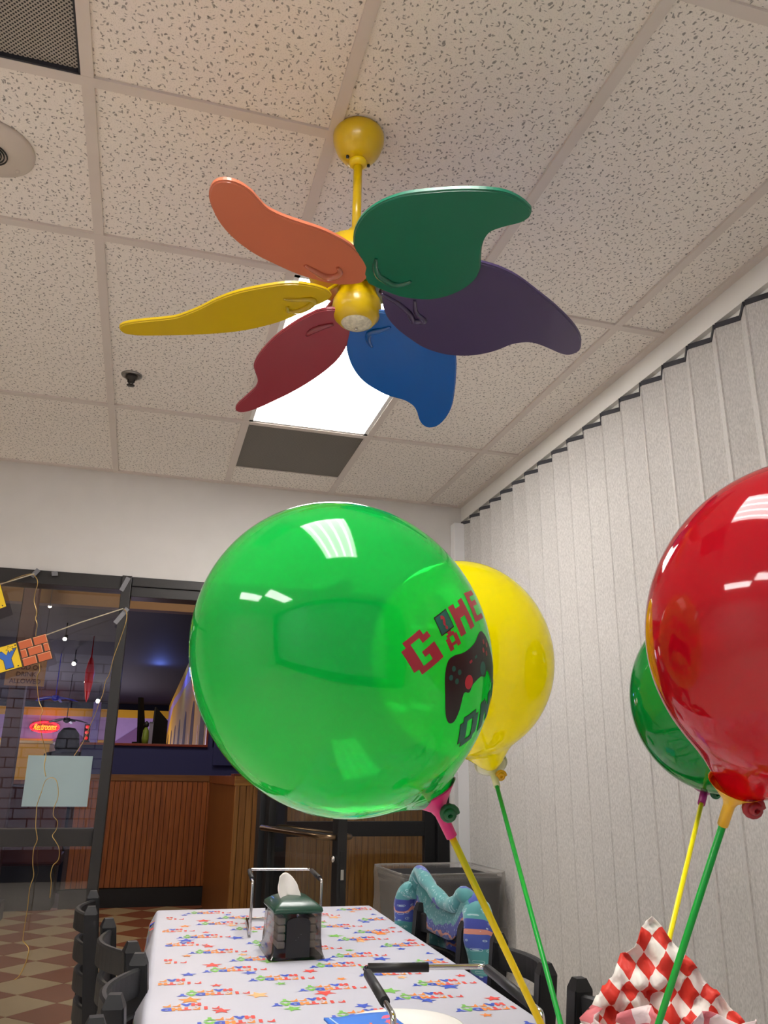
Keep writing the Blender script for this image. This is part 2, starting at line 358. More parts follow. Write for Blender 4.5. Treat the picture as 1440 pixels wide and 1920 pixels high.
# right door, shut
d1 = struct('door_1')
for a, b in ((0.705, 0.775), (1.535, 1.598)): bxo('stile', (a, b, YW+0.02, YW+0.065, 0.01, 2.10), M_black, d1, bev=0.003)
for a, b in ((0.90, 0.975), (0.01, 0.20), (2.03, 2.10)): bxo('rail', (0.775, 1.535, YW+0.02, YW+0.065, a, b), M_black, d1, bev=0.003)
for a, b in ((0.975, 2.03), (0.20, 0.90)): bxo('pane', (0.775, 1.535, YW+0.04, YW+0.046, a, b), M_glass, d1)
# left door, standing open towards the room
d2 = struct('door_2'); hinge = Vector((0.668, 4.45, 0)); free = Vector((0.862, 3.63, 0)); dv = free-hinge; Ld = dv.length
d2.location = hinge; d2.rotation_euler = (0, 0, math.atan2(dv.y, dv.x))
for a, b in ((0.0, 0.05), (Ld-0.055, Ld)): bxo('stile', (a, b, -0.022, 0.022, 0.01, 2.08), M_black, d2, bev=0.003)
for a, b in ((0.0, 0.16), (2.02, 2.08), (0.93, 0.962)): bxo('rail', (0.05, Ld-0.055, -0.02, 0.02, a+0.01, b), M_black, d2, bev=0.003)
for a, b in ((0.165, 0.94), (0.962, 2.02)): bxo('pane', (0.05, Ld-0.055, -0.003, 0.003, a, b), M_glass, d2)
for s in (-1, 1):
    obj('push_bar', tube(bm_new(), [(0.05, s*0.022, 0.955), (0.06, s*0.06, 0.955), (Ld*0.75, s*0.065, 0.955), (Ld-0.05, s*0.06, 0.955), (Ld-0.02, s*0.02, 0.955)], 0.011, 10), M_brass, d2)
bm = bm_new(); box(bm, Ld-0.001, Ld+0.002, -0.010, 0.010, 0.72, 0.90, bev=0.0005); obj('latch_plate', bm, M_black, d2)
bm = bm_new(); box(bm, Ld+0.001, Ld+0.004, -0.007, 0.007, 0.79, 0.83); obj('latch_bolt', bm, M_chrome, d2)
bm = bm_new(); lathe(bm, [(0.014, 0), (0.013, 0.012), (0, 0.015)], 16, M=Matrix.Translation((Ld-0.028, -0.022, 0.87)) @ Matrix.Rotation(PI/2, 4, 'X')); obj('lock_cylinder', bm, M_chrome, d2)

# ------------------------------------------------------------------ folding partition on the right
pt = thing('accordion_partition', 'floor to ceiling grey fabric accordion partition along right side', 'partition', (0, 0, 0))
def quadprism(a, b, z0, z1, th=0.008):
    bm = bm_new(); a = Vector((*a, 0)); b = Vector((*b, 0)); d = (b-a).normalized(); n = Vector((-d.y, d.x, 0))*th
    e = d*0.0015
    P = [a+e, b-e, b-e+n, a+e+n]; lo = [bm.verts.new((p.x, p.y, z0)) for p in P]; hi = [bm.verts.new((p.x, p.y, z1)) for p in P]
    bm.faces.new(lo[::-1]); bm.faces.new(hi)
    for i in range(4): bm.faces.new((lo[i], lo[(i+1)%4], hi[(i+1)%4], hi[i]))
    bmesh.ops.recalc_face_normals(bm, faces=bm.faces[:]); return bm
def qmesh(a, b, z0, z1, m, nm, th=0.008):
    bm = quadprism(a, b, z0, z1, th); me = bpy.data.meshes.new(nm); bm.to_mesh(me); bm.free(); me.materials.append(m); return me
XO, XI = 1.757, 1.806; ZP = 2.675
wide = qmesh((XO, 0), (XI, -0.072), 0.02, ZP, M_fabric, 'wide', -0.006); narrow = qmesh((XI, -0.072), (XO, -0.150), 0.02, ZP, M_fabric, 'narrow', -0.006)
M_gap = mat('gap_shade', (54, 54, 60), 0.7)  # dark strip carrying the shade of the gap under the track
g1 = qmesh((XO-0.002, 0), (XI-0.002, -0.072), ZP, ZP+0.018, M_gap, 'gw', -0.008); g2 = qmesh((XI-0.002, -0.072), (XO-0.002, -0.150), ZP, ZP+0.018, M_gap, 'gn', -0.008)
hm = bpy.data.meshes.new('seam'); bb = box(bm_new(), XI-0.006, XI-0.001, -0.079, -0.067, 0.02, ZP-0.01); bb.to_mesh(hm); bb.free(); hm.materials.append(mat('hinge_vinyl', (170, 166, 158), 0.6))
for k in range(29):
    y = 4.46-0.150*k
    inst('panel', wide, pt, (0, y, 0)); inst('panel', narrow, pt, (0, y, 0)); inst('gap_strip', g1, pt, (0, y, 0)); inst('gap_strip', g2, pt, (0, y, 0)); inst('hinge_strip', hm, pt, (0, y, 0))
bxo('lead_post', (1.700, 1.765, 4.44, 4.508, 0, 2.68), mat('white_post', (226, 226, 226), 0.35), pt, bev=0.004)
bm = bm_new(); box(bm, 1.7725, 1.87, YB, YW, 2.712, 2.80); box(bm, 1.795, 1.87, YB, YW, 2.690, 2.712); 
sobj('trim_2', bm, mat('white_track', (222, 220, 214), 0.5))

# ------------------------------------------------------------------ hall beyond
M_navy = mat('navy_wall', (34, 38, 92), 0.7); M_lav = mat('lavender_wall', (176, 150, 196), 0.7, var=0.08); M_yel = mat('yellow_wall', (214, 164, 20), 0.7); M_mauve = mat('mauve_wall', (128, 92, 136), 0.7)
M_ceilN = mat('navy_ceiling', (3, 4, 13), 0.7, spec=0.12); M_tan = mat('tan_fascia', (122, 92, 62), 0.7); M_red = mat('red_wood', (120, 44, 24), 0.4)
bxw = lambda n, d, m, **k: sobj(n, box(bm_new(), *d, **k), m)
hw = struct('wall_hall_half')
bxo('wall_panel', (-0.56, 0.71, 8.90, 9.02, 1.20, 1.475), M_navy, hw); bxo('wall_panel', (0.655, 0.72, 8.90, 9.02, 1.475, 3.4), M_navy, hw)
bxo('wall_panel', (0.71, 2.6, 8.90, 9.02, 0, 3.4), M_navy, hw)
bxo('ledge', (-0.58, 0.66, 8.87, 9.05, 1.475, 1.498), M_red, hw, bev=0.003); bxo('ledge_jamb', (0.64, 0.658, 8.88, 9.03, 1.498, 3.0), M_red, hw)
bxo('cap_rail', (-0.56, 0.71, 8.87, 8.90, 1.14, 1.20), wood_mat('dark_oak_trim', (104, 62, 24), (130, 84, 38), axis='x'), hw, bev=0.003)
M_doak = wood_mat('dark_oak', (120, 60, 20), (162, 92, 34))
bx_, n_ = -0.56, 0
while bx_ < 0.70:
    bxo('beadboard_plank', (bx_+0.002, bx_+0.048, 8.878+0.002*(n_ % 2), 8.9, 0.17, 1.14), M_doak, hw, bev=0.002); bx_ += 0.05; n_ += 1
bxo('wall_backing', (-0.56, 0.71, 8.897, 9.02, 0.0, 1.2), mat('groove_dark', (50, 28, 14)), hw); bxo('end_cap', (-0.60, -0.56, 8.88, 9.02, 0.0, 1.2), mat('end_cap', (60, 34, 26)), hw)
sobj('baseboard_hall', box(bm_new(), -0.60, 0.71, 8.86, 8.895, 0, 0.165), mat('black_base', (14, 14, 16), 0.4))
# beadboard wall standing forward, lit by the room
fw = struct('wall_hall_counter')
X0, YF = 0.712, 6.50
bxo('wall_backing', (X0+0.012, 3.2, YF+0.012, YF+0.14, 0, 1.16), mat('groove_dark2', (92, 60, 26)), fw); bxo('wall_backing', (X0+0.012, X0+0.14, YF+0.012, 8.86, 0, 1.16), M_doak, fw)
bxo('side_panel', (X0, X0+0.012, YF+0.03, 8.86, 0.0, 1.13), wood_mat('shaded_oak', (120, 72, 28), (146, 92, 40)), fw)  # side panel and its rail in darker oak: shade put into the colour
bxo('corner_post', (X0-0.004, X0+0.03, YF-0.008, YF+0.03, 0, 1.15), M_oak, fw, bev=0.004)
bxo('cap_rail', (X0-0.01, 3.2, YF-0.012, YF+0.02, 1.13, 1.20), M_oak_h, fw, bev=0.004); bxo('cap_rail', (X0-0.012, X0+0.014, YF+0.02, 8.86, 1.13, 1.20), M_doak, fw, bev=0.004)
bxo('counter_top', (X0-0.02, 3.2, YF-0.02, YF+0.2, 1.20, 1.215), M_red, fw, bev=0.003)
x = X0+0.032; n_ = 0
while x < 3.0:
    bxo('beadboard_plank', (x+0.0015, x+0.0485, YF-0.001*(n_ % 2), YF+0.012, 0.12, 1.13), M_oak, fw, bev=0.002); x += 0.05; n_ += 1
sobj('baseboard_counter', box(bm_new(), X0+0.03, 3.2, YF-0.012, YF+0.012, 0, 0.12), mat('black_base', (14,14,16)))
bxw('wall_hall_header', (-4.5, 0.72, 8.90, 9.05, 2.862, 3.55), M_tan)
bxw('wall_hall_upper', (0.72, 3.2, 8.86, 8.9, 1.3, 3.55), M_navy)
bxw('ceiling_corridor', (-6, 3.3, 4.66, 9.05, 3.5, 3.6), M_ceilN)
bxw('ceiling_hall', (-6, 0.8, 9.05, 24.2, 3.02, 3.1), M_ceilN)
bxw('wall_corridor_right', (3.2, 3.3, 4.65, 9.0, 0, 3.5), M_navy); bxw('wall_corridor_left', (-6.1, -6, 4.65, 24.2, 0, 3.5), M_navy)
# right wall of the hall
rw = struct('wall_hall_right')
bxo('wall_panel', (0.655, 0.78, 9.05, 24.2, 0, 3.02), M_lav, rw)
bm = bm_new(); pr = [(9.05,3.02),(24.1,3.02),(24.1,2.86),(20,2.9),(17,2.8),(14.4,2.9),(12.4,2.78),(10.6,2.9),(9.05,2.75)]
extrude_poly(bm, pr, lambda u, v, h: (0.655-h, u, v), 0.006); obj('yellow_band', bm, M_yel, rw)
bm = bm_new(); pr = [(9.05,2.62),(12.14,2.58),(15.03,2.66),(16.56,2.64),(20.32,2.69),(24,2.2),(24,0),(9.05,0)]
extrude_poly(bm, pr, lambda u, v, h: (0.652-h, u, v), 0.008); obj('yellow_band', bm, M_yel, rw)
M_arch = mat('dark_brick_arch', (58, 32, 30), 0.8, var=0.4, vscale=12)
for k in range(7):
    y0 = 9.35+k*2.05; pts = [(y0, 0.1), (y0+0.75, 0.1), (y0+0.75, 1.85)] + [(y0+0.375+0.375*math.cos(a), 1.85+0.33*math.sin(a)) for a in [PI*q/8 for q in range(1, 8)]] + [(y0, 1.85)]
    bm = bm_new(); extrude_poly(bm, pts, lambda u, v, h: (0.6445-h, u, v), 0.003); obj('arched_panel', bm, M_arch, rw)
    bxo('wood_post', (0.641, 0.650, y0+1.1, y0+1.18, 0, 1.78), M_oak, rw)
# far wall
bw = struct('wall_hall_far')
bxo('wall_panel', (-6, 0.66, 24.0, 24.1, 0, 3.02), M_lav, bw)
bxo('yellow_band', (-6, 0.655, 23.98, 24.0, 2.67, 2.88), M_yel, bw); bxo('yellow_band', (-6, -0.9, 23.98, 24.0, 0.3, 2.07), M_yel, bw)
bxo('dark_band', (-6, 0.655, 23.9, 24.0, 2.88, 3.02), M_ceilN, bw)
for xa, xb, h in ((-3.0, -1.2, 2.32), (-1.3, 0.4, 2.42), (-0.3, 1.3, 2.5)):
    bm = bm_new(); extrude_poly(bm, [(xa, 1.6), (min(xb, .65), 1.6), (min(xb, .65), 1.95), ((xa+xb)/2+.3, h)], lambda u, v, h_: (u, 23.98-h_, v), 0.01); obj('mauve_triangle', bm, M_mauve, bw)
bxo('pillar', (-1.31, -1.12, 23.4, 23.8, 0, 3.02), mat('grey_pillar', (92, 78, 120)), bw)
# things in the hall
t = thing('neon_sign', 'glowing red neon Restrooms sign on the lavender far wall', 'neon sign', (-2.48, 23.9, 2.36))
tc = bpy.data.curves.new('t', 'FONT'); tc.body = 'Restrooms'; tc.size = 0.21; tc.shear = 0.35; tc.align_x = 'CENTER'; tc.align_y = 'CENTER'; tc.extrude = 0.012; tc.offset = 0.002
to = bpy.data.objects.new('t', tc); C.objects.link(to); bpy.context.view_layer.update(); me = bpy.data.meshes.new_from_object(to.evaluated_get(bpy.context.evaluated_depsgraph_get())); bpy.data.objects.remove(to)
me.materials.clear(); me.materials.append(mat('neon_orange', (255, 120, 30), emit=(255, 110, 20), es=5)); inst('lettering', me, t, (0, -0.1, 0), (PI/2, 0, 0)).scale = (0.60, 1.15, 1)
bm = bm_new(); pts = [(0.34*math.cos(a)*1.02, -0.1, 0.125*math.sin(a)) for a in [2*PI*q/32 for q in range(33)]]; tube(bm, pts, 0.022, 8, caps=False); obj('neon_tube', bm, mat('neon_red', (255, 20, 30), emit=(255, 16, 30), es=6), t)
bxo('backing', (-0.32, 0.32, -0.06, -0.03, -0.11, 0.11), mat('sign_back', (90, 20, 24)), t)
lamp('POINT', 'neon_glow', (-2.48, 23.5, 2.36), 6, (1, 0.08, 0.05), 0.15)
def hall_fan(loc, label, m, sc_):
    t = thing('hall_ceiling_fan', label, 'ceiling fan', loc, 0, 'ceiling fans in the far hall'); t.scale = (sc_,)*3
    obj('motor', lathe(bm_new(), [(0, 0.08), (0.10, 0.07), (0.12, 0), (0.10, -0.06), (0.03, -0.10), (0, -0.1)], 16), m, t)
    obj('downrod', tube(bm_new(), [(0, 0, 0.07), (0, 0, (3.02-loc[2])/sc_)], 0.014, 6), m, t)
    for k in range(5):
        a = k*2*PI/5+0.15; bm = bm_new()
        pts = [(0.12, -0.04), (0.3, -0.09), (0.6, -0.06), (0.68, 0.02), (0.5, 0.07), (0.3, 0.05), (0.12, 0.03)]
        extrude_poly(bm, pts, lambda u, v, h: (u*math.cos(a)-v*math.sin(a), u*math.sin(a)+v*math.cos(a), 0.02-0.25*u*u+h+v*0.3), 0.012); obj('blade', bm, m, t)
hall_fan((-1.40, 17.0, 2.17), 'dark ceiling fan hanging before the lavender far wall', mat('dark_fan', (52, 46, 52), 0.5), 0.58)
hall_fan((-1.36, 14.0, 2.33), 'blue lit ceiling fan above the neon sign', mat('blue_lit_fan', (40, 44, 190), 0.5, emit=(30, 30, 200), es=0.12), 0.5)  # blue light on the fan put into its colour and a faint glow
for k, p in enumerate([(-1.076, 9.3, 2.9165), (-1.044, 11, 2.83), (-1.104, 13.5, 2.83), (-1.058, 16.0, 2.81), (-0.971, 19.0, 2.725)]):
    t = thing('spotlight', ['lit spotlight under the tan beam, nearest and topmost of the row', 'second lit spotlight from the tan beam in the hall', 'third lit spotlight in the row beside the red ornament', 'fourth lit spotlight in the row low on the red ornament', 'brightest starlike spotlight at far end of the row'][k], 'spotlight', p, 0, 'spotlights in the hall')
    s = 0.5+0.16*k; M_ = Matrix.Rotation(-0.9, 4, 'X') @ Matrix.Rotation(0.2, 4, 'Y')
    obj('housing', lathe(bm_new(), [(0.035*s, -0.04*s), (0.04*s, 0.02*s), (0.03*s, 0.07*s), (0.0, 0.08*s)], 12, M=M_), M_black, t)
    obj('bulb', lathe(bm_new(), [(0, -0.075*s), (0.028*s, -0.068*s), (0.036*s, -0.05*s), (0.036*s, -0.04*s), (0, -0.03*s)], 12, M=M_), mat('spot_bulb%d' % k, (255,255,255), emit=(255, 244, 225), es=14 if k < 4 else 60), t)
    obj('mount', tube(bm_new(), [(0, 0, 0.03*s), (0, 0, 3.02-p[2])], 0.008, 6), M_black, t)
t = tag(obj('hanging_ornament', lathe(bm_new(), [(0, -0.56), (0.025, -0.5), (0.055, -0.3), (0.06, -0.15), (0.035, 0.0), (0.008, 0.06), (0.006, 0.34), (0, 0.34)], 16, M=Matrix.Translation((-0.77, 12, 2.68))), mat('red_gloss', (220, 20, 30), 0.3)), 'slim red teardrop ornament hanging in the hall', 'ornament')
t = thing('traffic_light', 'small red traffic light ornament on the far ledge', 'ornament', (-1.19, 20, 1.9))
bxo('body', (-0.06, 0.06, -0.05, 0.05, 0, 0.36), mat('tl_red', (90, 20, 26)), t)
for q in range(3): obj('lens', lathe(bm_new(), [(0.038, 0), (0.03, 0.015), (0, 0.02)], 12, M=Matrix.Translation((0, -0.05, 0.06+0.12*q)) @ Matrix.Rotation(PI/2, 4, 'X')), mat('tl_lens', (220, 60, 60), emit=(255, 40, 40), es=0.8), t)
bxo('stand', (-0.09, 0.09, -0.08, 0.08, -1.9, 0), mat('tl_stand', (60, 40, 50)), t)
# dark screens and cabinet on the half wall
t = thing('display_screen', 'tall thin black screen tilted on the ledge of the navy half wall', 'screen', (-0.02, 8.99, 1.498), 0.9)
bm = bm_new(); extrude_poly(bm, [(0.0, 0), (0.09, 0), (0.075, 0.16), (0.0, 0.46), (-0.05, 0.46)], lambda u, v, h: (u, h, v), 0.03); obj('panel', bm, M_black, t); bxo('foot', (-0.04, 0.12, -0.03, 0.06, 0, 0.02), M_black, t)
t = thing('display_screen', 'broad black angled screen on the ledge beside a grey box', 'screen', (0.115, 8.99, 1.498), 0.5)
bm = bm_new(); extrude_poly(bm, [(-0.02, 0), (0.15, 0), (0.15, 0.24), (0.0, 0.37)], lambda u, v, h: (u, h, v), 0.03); obj('panel', bm, M_black, t); bxo('foot', (-0.02, 0.14, -0.03, 0.06, 0, 0.015), M_black, t)
t = thing('box', 'narrow pale grey box between the black screens on the ledge', 'box', (0.082, 8.93, 1.498)); bxo('body', (-0.018, 0.022, -0.03, 0.03, 0, 0.2), mat('grey_box', (120, 116, 140)), t, bev=0.004); bxo('lid', (-0.020, 0.024, -0.032, 0.032, 0.2, 0.215), mat('grey_box2', (80, 80, 96)), t)
t = thing('toy_figure', 'small green and black figurine between the screens on the ledge', 'figurine', (0.035, 8.90, 1.498))
obj('body', lathe(bm_new(), [(0.03, 0), (0.035, 0.05), (0.028, 0.13), (0.012, 0.16)], 12), mat('olive_green', (110, 130, 40)), t); obj('head', lathe(bm_new(), [(0.0, 0.15), (0.024, 0.17), (0.026, 0.2), (0.0, 0.225)], 12), M_black, t)
# column, yellow counter, sign, benches left
t = thing('wooden_column', 'dark red brown wooden column behind the glass at left edge', 'column', (-1.14, 8.3, 0)); bxo('shaft', (-0.07, 0.07, -0.07, 0.07, 0.15, 3.45), mat('redbrown_col', (66, 34, 30), 0.6, var=0.2), t, bev=0.01); bxo('plinth', (-0.13, 0.13, -0.13, 0.13, 0, 0.15), M_black, t)
t = thing('service_counter', 'pale yellow service counter beneath the neon sign', 'counter', (-1.75, 13.5, 0)); bxo('body', (-0.7, 0.45, 0, 0.9, 0, 1.62), mat('cream_counter', (226, 178, 70), 0.6), t, bev=0.01); bxo('top', (-0.74, 0.49, -0.03, 0.93, 1.62, 1.66), mat('counter_top', (214, 190, 130), 0.4), t, bev=0.005)
t = thing('notice_board', 'tan board reading food or drink allowed behind the birthday banner', 'sign', (-1.05, 8.0, 2.0))
bxo('board', (-0.17, 0.16, 0, 0.012, -0.06, 0.20), mat('tan_board', (128, 96, 74), 0.7), t)
def textmesh(body, size, extrude=0.0, shear=0.0, bold=0.0, ax='CENTER'):
    tc = bpy.data.curves.new('t', 'FONT'); tc.body = body; tc.size = size; tc.align_x = ax; tc.align_y = 'CENTER'; tc.extrude = extrude; tc.shear = shear; tc.offset = bold
    to = bpy.data.objects.new('t', tc); C.objects.link(to); bpy.context.view_layer.update()
    me = bpy.data.meshes.new_from_object(to.evaluated_get(bpy.context.evaluated_depsgraph_get())); bpy.data.objects.remove(to); return me
for q, s in enumerate(('NO', 'FOOD OR', 'DRINK', 'ALLOWED')):
    me = textmesh(s, 0.055, 0.001, bold=0.001); me.materials.append(mat('sign_brown', (70, 34, 30))); inst('lettering', me, t, (0, -0.004, 0.165-0.062*q), (PI/2, 0, 0))
for xx in (-0.12, 0.12): obj('hanging_wire', tube(bm_new(), [(xx, 0, 0.2), (xx, 0, 1.5)], 0.003, 5), M_black, t)
# dark benches on the left in the hall
def bench(loc, rz, label):
    t = thing('bench', label, 'bench', loc, rz, 'dark benches in the hall'); m = mat('dark_red_vinyl', (70, 22, 22), 0.5)
    bxo('seat', (-0.5, 0.5, -0.25, 0.22, 0.38, 0.47), m, t, bev=0.02); bxo('backrest', (-0.5, 0.5, 0.2, 0.28, 0.40, 1.1), m, t, bev=0.02)
    bxo('top_rail', (-0.52, 0.52, 0.18, 0.30, 1.1, 1.14), M_doak, t, bev=0.005); bxo('base', (-0.46, 0.46, -0.2, 0.2, 0.0, 0.38), M_black, t)
bench((-1.12, 9.02, 0), PI, 'dark red bench behind the paper notice'); bench((-2.0, 7.6, 0), 1.4, 'dark red bench by the wooden column at left edge')

# person in the dark hall, seen from behind
t = thing('person', 'person in dark hooded jacket seen from behind through the glass', 'person', (-0.765, 9.75, 0.02))
t.scale = (1.02, 1.02, 0.985)
def skin_body(name, V, E, Rr, m, parent, lev=2):
    me = bpy.data.meshes.new(name); me.from_pydata(V, E, []); o = bpy.data.objects.new(name, me); C.objects.link(o); o.parent = parent
    bpy.context.view_layer.objects.active = o
    md = o.modifiers.new('s', 'SKIN')
    for k, v in enumerate(me.skin_vertices[0].data): v.radius = Rr[k] if isinstance(Rr[k], tuple) else (Rr[k], Rr[k]); v.use_root = (k == 0)
    md.use_smooth_shade = True; sb = o.modifiers.new('d', 'SUBSURF'); sb.levels = lev; sb.render_levels = lev; me.materials.append(m); return o
V = [(0,0,.92),(0,0,1.05),(0,0,1.22),(0,.01,1.36),(0,.0,1.44), (0,-.01,1.52),(0,-.02,1.60),
     (-.17,0,1.36),(-.22,-.01,1.12),(-.20,-.10,.90),(-.18,-.16,.82), (.17,0,1.36),(.22,-.01,1.12),(.20,-.10,.90),(.18,-.16,.82),
     (-.09,0,.86),(-.10,-.02,.50),(-.10,.02,.10),(-.10,-.10,.03), (.09,0,.86),(.10,-.02,.50),(.10,.02,.10),(.10,-.10,.03)]
E = [(0,1),(1,2),(2,3),(3,4),(4,5),(5,6),(3,7),(7,8),(8,9),(9,10),(3,11),(11,12),(12,13),(13,14),(0,15),(15,16),(16,17),(17,18),(0,19),(19,20),(20,21),(21,22)]
Rr = [(.17,.12),(.15,.11),(.17,.12),(.15,.10),.06,.10,.085,.075,.055,.045,.035,.075,.055,.045,.035,.10,.065,.05,.04,.10,.065,.05,.04]
skin_body('body', V, E, Rr, mat('dark_jacket', (34, 34, 42), 0.8), t)
obj('hood', lathe(bm_new(), [(0.0, 1.685), (0.06, 1.675), (0.105, 1.62), (0.12, 1.54), (0.125, 1.47), (0.10, 1.42)], 20, cap=False), mat('dark_hood', (40, 40, 48), 0.85), t)

# paper notice on the glass
t = tag(bxo('paper_notice', (-0.532, -0.228, YW+0.040, YW+0.0435, 1.045, 1.285), mat('paper_back', (150, 170, 172), 0.7, var=0.04)), 'blank back of white paper notice taped on the glass', 'notice')

# ------------------------------------------------------------------ birthday banner
bn = thing('birthday_banner', 'birthday banner of yellow letter and brick cards hung across the glass front', 'banner')
def card(P, th=0.002):
    P = [Vector(p) for p in P]
    return lambda u, v, h: ((P[3]*(1-u)+P[2]*u)*(1-v) + (P[0]*(1-u)+P[1]*u)*v) + Vector((0, -h, 0))
cards = {'brick_card': [[-0.648, 4.45, 1.8276], [-0.5167, 4.45, 1.8783], [-0.4673, 4.45, 1.7514], [-0.6008, 4.45, 1.7025]],
         'letter_card': [[-0.7738, 4.45, 1.7783], [-0.6501, 4.45, 1.8248], [-0.6033, 4.45, 1.7024], [-0.7267, 4.45, 1.6575]],
         'letter_card_2': [[-0.8816, 4.45, 2.0701], [-0.7709, 4.45, 2.128], [-0.7197, 4.45, 1.9992], [-0.8327, 4.45, 1.9429]]}
M_cy = mat('card_yellow', (246, 208, 30), 0.5, var=0.02); M_cd = mat('card_edge', (60, 44, 30), 0.6); M_cb = mat('card_brick', (206, 104, 58), 0.5, var=0.03); M_cl = mat('brick_light', (240, 176, 130), 0.5); M_blue = mat('letter_blue', (58, 110, 200), 0.5, var=0.02)
for n, P in cards.items():
    f = card(P); bm = bm_new(); extrude_poly(bm, [(0,0),(1,0),(1,1),(0,1)], f, 0.002); c = obj(n.replace('_2', ''), bm, M_cd, bn)
    g = lambda u, v, h: f(u, v, 0.002+h)
    if n.startswith('brick'):
        rows = [(0.02, 0.31, [(0.03,0.47),(0.53,0.97)]), (0.345, 0.64, [(0.03,0.22),(0.28,0.74),(0.80,0.97)]), (0.67, 0.97, [(0.03,0.47),(0.53,0.97)])]
        for a, b, cs in rows:
            for x0, x1 in cs:
                bm = bm_new(); extrude_poly(bm, [(x0,a),(x1,a),(x1,b),(x0,b)], g, 0.0012); obj('printed_brick', bm, M_cl, c)
                bm = bm_new(); extrude_poly(bm, [(x0,a),(x1-0.02,a),(x1-0.02,b-0.025),(x0,b-0.025)], lambda u, v, h: f(u, v, 0.0032+h), 0.0003); obj('printed_brick', bm, M_cb, c)
    else:
        bm = bm_new(); extrude_poly(bm, [(0.02,0.03),(0.98,0.03),(0.98,0.97),(0.02,0.97)], g, 0.0005); obj('card_face', bm, M_cy, c)
        for (u, v) in ((0.86, 0.10), (0.93, 0.9)):
            bm = bm_new(); extrude_poly(bm, [(u-.025, v-.025), (u+.025, v-.025), (u+.025, v+.025), (u-.025, v+.025)], lambda a, b, h: f(a, b, 0.0026+h), 0.0003); obj('dot', bm, M_cd, c)
        if n == 'letter_card':
            Y_ = [(0.42,0.10),(0.70,0.10),(0.68,0.44),(0.92,0.78),(0.66,0.78),(0.55,0.60),(0.44,0.78),(0.16,0.78),(0.42,0.44)]
            cx_, cy2 = 0.55, 0.45
            big = [(cx_+(u-cx_)*1.13, cy2+(v-cy2)*1.08) for u, v in Y_]
            bm = bm_new(); extrude_poly(bm, big, lambda a, b, h: f(a, b, 0.0026+h), 0.0003); obj('letter_outline', bm, M_cd, c)
            bm = bm_new(); extrude_poly(bm, Y_, lambda a, b, h: f(a, b, 0.003+h), 0.0004); obj('letter', bm, M_blue, c)
            st = [(0.72+(0.13 if q % 2 == 0 else 0.06)*math.cos(PI/2+q*PI/5+.3), 0.80+(0.13 if q % 2 == 0 else 0.06)*math.sin(PI/2+q*PI/5+.3)) for q in range(10)]
            bm = bm_new(); extrude_poly(bm, [(0.72+(u-.72)*1.25, .8+(v-.8)*1.25) for u, v in st], lambda a, b, h: f(a, b, 0.0034+h), 0.0003); obj('letter_outline', bm, M_cd, c)
            bm = bm_new(); extrude_poly(bm, st, lambda a, b, h: f(a, b, 0.0038+h), 0.0003); obj('star', bm, M_cy, c)
rib = {'a': [[-0.7698, 2.1108], [-0.7003, 2.1553], [-0.6398, 2.1797], [-0.6128, 2.1705], [-0.593, 2.1381], [-0.5983, 2.0816], [-0.5974, 2.0371], [-0.5774, 1.9831], [-0.578, 1.95], [-0.5661, 1.9179], [-0.5678, 1.8742], [-0.555, 1.80], [-0.5296, 1.7203], [-0.5229, 1.6888], [-0.5318, 1.6619], [-0.5241, 1.6045], [-0.5081, 1.54], [-0.485, 1.4969], [-0.4904, 1.4633], [-0.4789, 1.3947], [-0.4586, 1.3345], [-0.4423, 1.2846], [-0.4431, 1.2348], [-0.4293, 1.1855]],
 'c': [[-0.4395, 1.1168], [-0.4344, 1.151], [-0.4249, 1.1708], [-0.3995, 1.1809], [-0.3782, 1.1663], [-0.3658, 1.1271], [-0.363, 1.0856], [-0.3728, 1.0491], [-0.3742, 1.0225], [-0.3693, 1.0032], [-0.3494, 0.9792], [-0.352, 0.9433], [-0.3654, 0.9172], [-0.348, 0.8934], [-0.3304, 0.8672], [-0.3238, 0.8342], [-0.3273, 0.8061], [-0.346, 0.7854], [-0.3504, 0.746], [-0.3435, 0.7113], [-0.342, 0.6449]],
 'd': [[-0.4395, 1.1168], [-0.452, 1.06], [-0.4503, 1.0176], [-0.4446, 0.9579], [-0.4299, 0.901], [-0.4407, 0.8589], [-0.4366, 0.7936], [-0.425, 0.7427], [-0.4342, 0.6902], [-0.4326, 0.611], [-0.4355, 0.482], [-0.4256, 0.4597], [-0.4042, 0.437], [-0.4029, 0.4107], [-0.4095, 0.3762], [-0.4295, 0.3253], [-0.4496, 0.3091]],
 'f': [[-0.1561, 2.0276], [-0.1409, 2.0115], [-0.1385, 1.9636], [-0.1574, 1.8645], [-0.1791, 1.7724], [-0.191, 1.6903], [-0.2069, 1.6466], [-0.211, 1.5903], [-0.2235, 1.5422], [-0.2373, 1.484], [-0.256, 1.4263], [-0.2777, 1.3538], [-0.2937, 1.3203], [-0.3117, 1.2845]]}
M_gold = mat('gold_ribbon', (214, 178, 104), 0.28, 0.85)
def smooth(P, n=5):
    P = [Vector(p) for p in P]; out = []
    for i in range(len(P)-1):
        p0 = P[max(i-1, 0)]; p1 = P[i]; p2 = P[i+1]; p3 = P[min(i+2, len(P)-1)]
        for k in range(n):
            t = k/n; out.append(0.5*((2*p1)+(-p0+p2)*t+(2*p0-5*p1+4*p2-p3)*t*t+(-p0+3*p1-3*p2+p3)*t**3))
    out.append(P[-1]); return out
for k, P in rib.items():
    pts = smooth([(p[0], 4.462+0.006*math.sin(i*1.3), p[1]) for i, p in enumerate(P)], 4)
    obj('ribbon', tube(bm_new(), pts, 0.0040 if k != 'd' else 0.0052, 6, flat=0.35), M_gold, bn)
